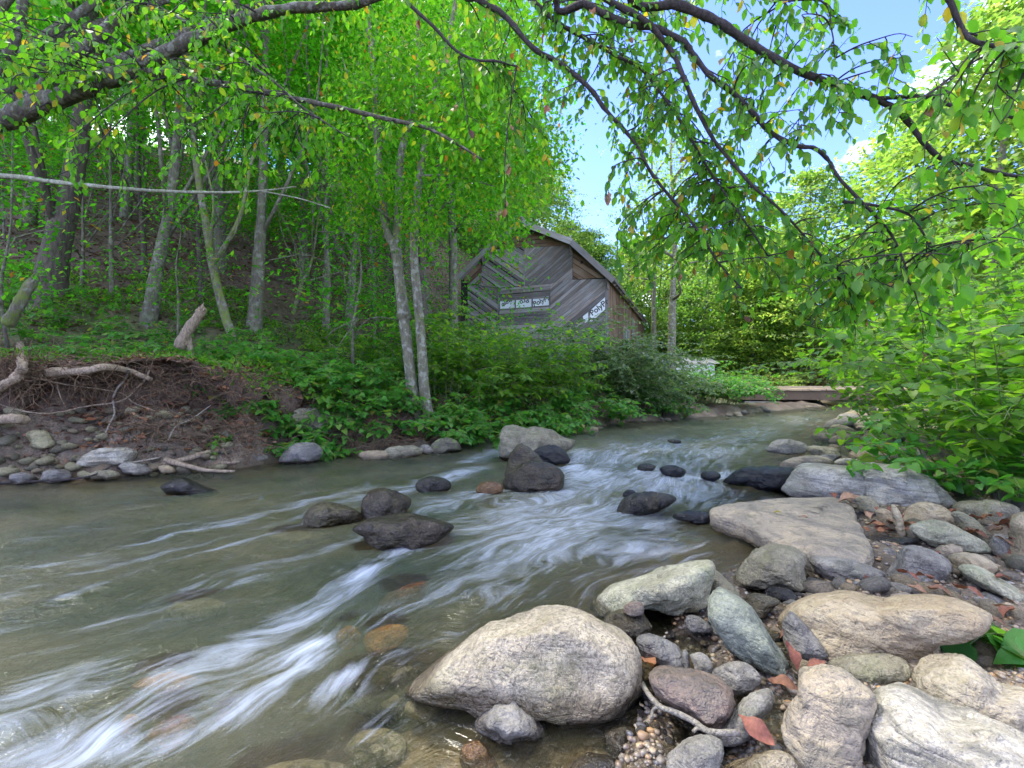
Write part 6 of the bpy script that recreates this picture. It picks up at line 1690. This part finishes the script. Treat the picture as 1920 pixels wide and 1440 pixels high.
# the wood closing the valley: far trees that read as one mass
fx = rg.uniform(-22, 75, 2600); fy = 46 + rg.uniform(0, 14, 2600) + .10 * np.abs(fx)
fz = height(fx, fy) + rg.random(2600) ** .8 * (9 + 3.5 * fbm(np.stack([fx * .18, fy * .18, fx * 0], -1), 2))
pos, d, n_, sz = sprays(np.stack([fx, fy, fz], -1), 26, .9, .42, .4, rg)
leaf_obj('far_woods', FAR, pos, d, n_, sz, 'leaf_far')
fx = rg.uniform(-16, .5, 1500); fy = rg.uniform(13, 34, 1500); fz = height(fx, fy) + rg.random(1500) ** 1.2 * 4.2
lvx = (fx - CORNER.x) * UX.x + (fy - CORNER.y) * UX.y; lvy = (fx - CORNER.x) * DV.x + (fy - CORNER.y) * DV.y
k_ = ~((lvx > -7.2) & (lvx < 1) & (lvy > -1) & (lvy < 14)) & (fx > -1.1 * (fy - 16) - 9)
pos, d, n_, sz = sprays(np.stack([fx, fy, fz], -1)[k_], 26, .42, .14, .4, rg)
leaf_obj('undergrowth', FAR, pos, d, n_, sz, 'leaf_hill')
fx = rg.uniform(4, 45, 700); fy = 27 + rg.uniform(0, 16, 700); fz = height(fx, fy) + rg.random(700) ** 1.5 * 3.2
k_ = (sdist(fx, fy, LB) > .5) | (-sdist(fx, fy, RB) > .8)
pos, d, n_, sz = sprays(np.stack([fx, fy, fz], -1)[k_], 26, .5, .22, .4, rg)
leaf_obj('undergrowth', FAR, pos, d, n_, sz, 'leaf_far')
# distant meadow and bench cover
def gfar(x, y):
    return (sdist(x, y, LB) > 3) & (hill_part(x, y) < .6)
x, y, z = scatter_on_ground(26000, gfar, -3, 24, 9, 34, rg)
d = np.stack([rg.normal(0, 1, len(x)), rg.normal(0, 1, len(x)), rg.uniform(.2, 1.4, len(x))], -1)
n_ = np.stack([rg.normal(0, .6, len(x)), rg.normal(0, .6, len(x)), np.ones(len(x))], -1)
leaf_obj('ground_cover', FAR, np.stack([x, y, z + rg.uniform(0, .2, len(x))], -1), d, n_, rg.uniform(.08, .2, len(x)), 'leaf_low')
# leaf litter on the slope and down the bank
def gl_(x, y):
    d_ = sdist(x, y, LB); return (d_ > .25) & (x < 1) & (np.abs(x / np.maximum(y, .1)) < 1.35)
x, y, z = scatter_on_ground(70000, gl_, -22, 1, 4, 24, rg)
d = np.stack([rg.normal(0, 1, len(x)), rg.normal(0, 1, len(x)), rg.normal(0, .25, len(x))], -1)
n_ = np.stack([rg.normal(0, .4, len(x)), rg.normal(0, .4, len(x)), np.ones(len(x))], -1)
leaf_obj('leaf_litter', FAR, np.stack([x, y, z + .015], -1), d, n_, rg.uniform(.05, .12, len(x)), 'leaf_litter')

x, y, z = scatter_on_ground(26000, lambda x, y: (sdist(x, y, LB) > .2) & (sdist(x, y, LB) < 1.9), -6.5, 1.5, 4.2, 8.6, rg)
d = np.stack([rg.normal(0, 1, len(x)), rg.normal(0, 1, len(x)), rg.normal(0, .35, len(x))], -1)
n_ = np.stack([rg.normal(0, .5, len(x)), rg.normal(-.3, .5, len(x)), np.ones(len(x))], -1)
dlv = sdist(x, y, LB); lx = .52 * sstep(.80, .98, dlv) * (1 - sstep(1.0, 2.6, dlv)) * sstep(-1.6, -3.6, x)
leaf_obj('leaf_litter', FAR, np.stack([x + lx * .6, y - lx * .8, z + .02], -1), d, n_, rg.uniform(.03, .085, len(x)), 'leaf_litter')
# fallen leaves one can point at
def fallen(px, py, g, size, label, mat='leaf_dead', az=None, up=.1, group='fallen leaves on the shore', nm=(0, 0, 1)):
    q = G(px, py, g); a_ = random.uniform(0, 6.28) if az is None else R(az)
    key = ('CURL', mat)
    if key not in _leafmesh: _leafmesh[key] = make_mesh('leaf', CURL[0], CURL[1], M[mat], True)
    o = link('fallen_leaf', _leafmesh[key], None, q)
    d_ = np.array([[math.cos(a_), math.sin(a_), up]]); s, d_, n_ = frames(d_, np.array([nm], float) + np.random.default_rng(int(px)).normal(0, .25, (1, 3)))
    o.matrix_basis = Matrix(((s[0, 0] * size, d_[0, 0] * size, n_[0, 0] * size, q.x), (s[0, 1] * size, d_[0, 1] * size, n_[0, 1] * size, q.y), (s[0, 2] * size, d_[0, 2] * size, n_[0, 2] * size, q.z), (0, 0, 0, 1)))
    return tag(o, label, 'leaf', group)
fallen(1392, 1345, .11, .085, 'long red curled leaf leaning on the bean shaped grey stone', 'leaf_red', -52, -.35, nm=(-.3, -.8, .6))
fallen(1493, 1250, .07, .075, 'red pointed leaf standing behind the cracked slab', 'leaf_red', 100, .9, nm=(.2, -1, .4))
fallen(1515, 1258, .06, .07, 'torn red leaf fragment at the edge of the cracked slab', 'leaf_red', 10, .2)
fallen(1640, 1112, .05, .08, 'red-brown leaf upright behind the ochre boulder', 'leaf_red', 95, .8, nm=(.1, -1, .3))
fallen(1660, 1110, .05, .07, 'second red-brown leaf fanned out behind the ochre boulder', 'leaf_red', 60, .6, nm=(.2, -1, .4))
fallen(1465, 1195, .03, .07, 'wet red leaf at the bright puddle', 'leaf_red', 20, .0)
fallen(1575, 940, .13, .16, 'dark red leaf lying on the far corner of the flat slab', 'leaf_dead', 10, .05)
fallen(1498, 970, .13, .05, 'tiny dark leaf lying in the middle of the flat slab', 'leaf_dead', -30, .05)
fallen(1465, 962, .13, .05, 'tiny yellow leaf lying on the flat slab', 'leaf_yellow', 180, .02)
fallen(1875, 985, .12, .13, 'curled red leaf leaning before the upright brown rock', 'leaf_red', -60, .3)
fallen(1895, 992, .12, .12, 'second curled red leaf before the upright brown rock', 'leaf_red', -100, .4)
fallen(1868, 1045, .07, .14, 'purplish leaf in the mud beyond the cigar shaped stone', 'leaf_red', -40, .05)
fallen(1205, 1240, .04, .09, 'rusty leaf scrap squeezed beside the big tan boulder', 'leaf_dead', -80, .3)
fallen(1610, 1270, .05, .07, 'pale red leaf under the dark olive-grey rock', 'leaf_red', -15, .05)
n = 0
for (x0, y0, x1, y1, k) in ((1625, 955, 1700, 1000, 24), (1760, 985, 1830, 1000, 8), (1560, 930, 1600, 945, 4), (1780, 935, 1900, 1000, 14), (1700, 1000, 1900, 1130, 12), (1800, 880, 1915, 930, 12), (1840, 1140, 1900, 1180, 4), (1480, 1290, 1500, 1300, 1)):
    for _ in range(k):
        px, py = random.uniform(x0, x1), random.uniform(y0, y1); q = G(px, py, .09)
        fallen(px, py, max(h1(q.x, q.y), .03) + .05, random.uniform(.05, .095), 'reddish dead leaf lying in the gaps between the shore rocks', random.choice(['leaf_dead', 'leaf_red', 'leaf_dead']))
for _ in range(230):
    px, py = random.uniform(150, 640), random.uniform(660, 850); q = ground_hit(px, py, 3.8, 9)
    o = fallen(px, py, 0, .1, 'brown dead leaf caught on the eroded bank among the roots', 'leaf_dead', group='fallen leaves on the eroded bank')
    s_ = random.uniform(.06, .12) / .1; o.matrix_basis = Matrix.Translation(q + Vector((.05, -.10, .04))) @ (o.matrix_basis.to_3x3() * s_).to_4x4()

# ------------------------------------------------------------------ roots, sticks, stumps
def stick(name, pts, r0, r1, mat, label, cat, group=None, n=18, seg=8, forks=()):
    pp = smooth_path(pts, n); b = pp[0]
    mb_ = MB(); mb_.tube(pp - b, np.linspace(r0, r1, n) * (1 + .05 * np.sin(np.arange(n) * .9)), seg, .12)
    if cat == 'stump':
        ax = unit(pp[-1] - pp[-3]); sd = unit(np.cross(ax, [.3, 1, .2]))
        for k in range(7):
            a_ = k * .9; o_ = sd * math.cos(a_) + np.cross(ax, sd) * math.sin(a_)
            mb_.tube([pp[-1] - b + o_ * r1 * .55 - ax * .04, pp[-1] - b + o_ * r1 * .6 + ax * .03, pp[-1] - b + o_ * r1 * .5 + ax * random.uniform(.05, .15)], [r1 * .42, r1 * .32, .004], 5)
    for f in forks:
        fp = smooth_path(f, 8); mb_.tube(fp - b, np.linspace(r0 * .6, r1 * .6, 8), 6, .1)
    o = mb_.obj(name, M[mat], None, loc=tuple(b)); return tag(o, label, cat, group)
RG_ = 'exposed roots of the eroded bank'
def on_bank(px, py, gap):
    q = ground_hit(px, py); f = (q.y - gap * 1.6) / q.y
    return np.array(q) * f + np.array([0, 0, CAMH]) * (1 - f)
def RT(pts, r0, r1, lab, mat='root'): stick('exposed_root', [on_bank(p[0], p[1], r0 + .09 + .02 * (k % 2)) for k, p in enumerate(pts)], r0, r1, mat, lab, 'root', RG_)
RT([(38, 645, 4.75), (42, 680, 4.65), (38, 700, 4.6), (20, 715, 4.55), (-20, 740, 4.5)], .042, .05, 'stout root curving down at the frame edge of the eroded bank')
RT([(88, 700, 4.85), (120, 697, 4.75), (165, 695, 4.72), (195, 688, 4.75), (240, 695, 4.85), (270, 706, 5.0), (285, 712, 5.15)], .055, .02, 'thickest smooth root running level over the dark hollow')
RT([(95, 675, 4.8), (96, 660, 4.75), (110, 655, 4.75), (130, 660, 4.9)], .025, .018, 'short arched root above the level root')
RT([(230, 672, 4.7), (240, 690, 4.65), (236, 710, 4.62), (220, 728, 4.6), (212, 750, 4.6), (215, 775, 4.65), (205, 795, 4.7), (198, 812, 4.8)], .014, .006, 'pale crooked root hanging down to the bank stones', 'stick')
RT([(282, 690, 4.8), (272, 712, 4.75), (262, 722, 4.7), (240, 745, 4.65), (215, 755, 4.62), (160, 762, 4.65), (100, 775, 4.75), (50, 772, 4.7), (0, 758, 4.7)], .010, .007, 'long thin reddish root crossing the hollow from side to side')
RT([(45, 705, 4.75), (80, 712, 4.7), (130, 722, 4.7), (190, 730, 4.7), (230, 738, 4.72), (250, 755, 4.8), (290, 770, 5.0)], .008, .005, 'wiry root sagging across the upper hollow')
RT([(105, 715, 4.7), (112, 740, 4.65), (120, 758, 4.65)], .006, .004, 'short wiry root dangling in the dark hollow')
RT([(-20, 790, 4.5), (20, 785, 4.5), (50, 788, 4.48)], .055, .045, 'cut root end poking out at the frame edge over the bank stones')
RT([(90, 655, 5.1), (150, 660, 5.05), (200, 672, 5.1)], .018, .010, 'pale root lying along the bank lip under the grass')
DG = 'driftwood at the foot of the eroded bank'
stick('driftwood', [V_(300, 872, 4.95), V_(330, 866, 4.95), (V_(380, 852, 5.1)), V_(430, 842, 5.25), V_(460, 832, 5.4)], .035, .028, 'root', 'longest driftwood pole lying against the leafy sprout', 'driftwood', DG)
stick('driftwood', [V_(310, 862, 4.9), V_(345, 872, 4.85), V_(390, 882, 4.85), V_(440, 884, 4.85)], .032, .014, 'root', 'driftwood pole with its thin end dipping in the stream', 'driftwood', DG)
stick('driftwood', [V_(380, 862, 5.2), V_(420, 868, 5.1), V_(450, 866, 5.1)], .022, .014, 'root', 'short driftwood piece between the two long poles', 'driftwood', DG)
stick('driftwood', [V_(135, 878, 4.6), V_(155, 868, 4.55), V_(200, 864, 4.6), V_(240, 868, 4.7), V_(300, 858, 4.9)], .014, .009, 'stick', 'bent pale stick lying across the large pale flat stone', 'driftwood', DG)
stick('driftwood', [V_(-10, 906, 4.35), V_(60, 903, 4.35), V_(160, 895, 4.4), V_(210, 874, 4.6)], .013, .008, 'twig', 'black wet stick lying along the waterline stones', 'driftwood', DG)
stick('driftwood', [V_(315, 825, 5.0), V_(330, 800, 5.1), V_(360, 785, 5.2), V_(395, 760, 5.4)], .008, .005, 'stick', 'thin bowed twig rising from the driftwood to the bank', 'driftwood', DG)
stick('broken_stump', [V_(336, 652, 6.3), V_(350, 622, 6.3), V_(368, 598, 6.3), V_(378, 582, 6.3)], .075, .06, 'root', 'broken pale stump leaning on the grassy bank top', 'stump', forks=([V_(352, 630, 6.35), V_(357, 655, 6.35), V_(358, 668, 6.35)],))
stick('broken_stump', [V_(15, 610, 6.0), V_(30, 580, 6.0), V_(45, 552, 6.05), V_(60, 530, 6.1)], .075, .06, 'bark_moss', 'mossy leaning stump by the frame edge under the dark trunk', 'stump')
gq = lambda px, py, z: np.array(G(px, py, z))
stick('forked_twig', [gq(1200, 1275, .05), gq(1215, 1300, .07), gq(1238, 1325, .075), gq(1265, 1335, .08), gq(1300, 1352, .085), gq(1330, 1372, .085), gq(1388, 1374, .09)], .0075, .008, 'stick', 'grey forked twig lying beside the purple-brown rock', 'twig', forks=([gq(1330, 1372, .085), gq(1308, 1366, .08), gq(1300, 1372, .08)], [gq(1238, 1325, .075), gq(1225, 1330, .06), gq(1222, 1345, .05)]))
stick('grass_stalk', [V_(1182, 1145, 2.1), V_(1190, 1172, 2.05), V_(1202, 1190, 2.0), V_(1207, 1202, 1.98)], .0022, .0016, 'stick', 'thin straw stalk bent over the olive cobble', 'twig')
stick('log', [V_(-30, 405, 13), V_(60, 440, 12.6), V_(140, 470, 12.2)], .10, .07, 'root', 'fallen log lying up the dim wooded slope', 'log')
stick('cable', [V_(1330, 640, 27), V_(1395, 621, 26), V_(1462, 611, 25), V_(1560, 604, 24)], .018, .018, 'steel', 'pale cable strung between the trees beyond the footbridge', 'cable')

# tangle of fine roots hanging in the hollow: nobody could count them
rg = np.random.default_rng(801)
tg = MB()
def tangle(n, x0, x1, y0, y1, Ya, Yb, l_, gv, r_):
    for _ in range(n):
        p_ = on_bank(rg.uniform(x0, x1), rg.uniform(y0, y1), rg.uniform(.0, .13)); dr_ = unit(rg.normal(0, 1, 3) * [1, .4, .6]); q = [p_]
        for j in range(6): dr_ = unit(dr_ + rg.normal(0, .45, 3) + np.array([0, -.05, -gv])); q.append(q[-1] + dr_ * l_ * rg.uniform(.5, 1.2) / 6)
        tg.tube(np.array(q), np.linspace(r_, r_ * .4, 7) * rg.uniform(.5, 1.4), 4, cap=False)
tangle(460, -30, 300, 655, 730, 4.55, 4.95, .5, .22, .0045)
tangle(320, -30, 250, 650, 700, 4.55, 4.8, .35, .0, .005)
tangle(420, 250, 480, 690, 830, 4.9, 5.5, .45, .08, .0045)
tangle(120, 380, 560, 800, 860, 5.2, 5.6, .45, .08, .0045)
tangle(220, 620, 790, 790, 845, 6.0, 6.5, .5, .2, .0055)
tangle(60, 850, 960, 800, 825, 6.6, 7.2, .4, .2, .005)
tag(tg.obj('root_tangle', M['rootfine']), kind='stuff')
# leaf scraps stuck in the tangle
px = rg.uniform(200, 520, 500); py = rg.uniform(650, 850, 500)
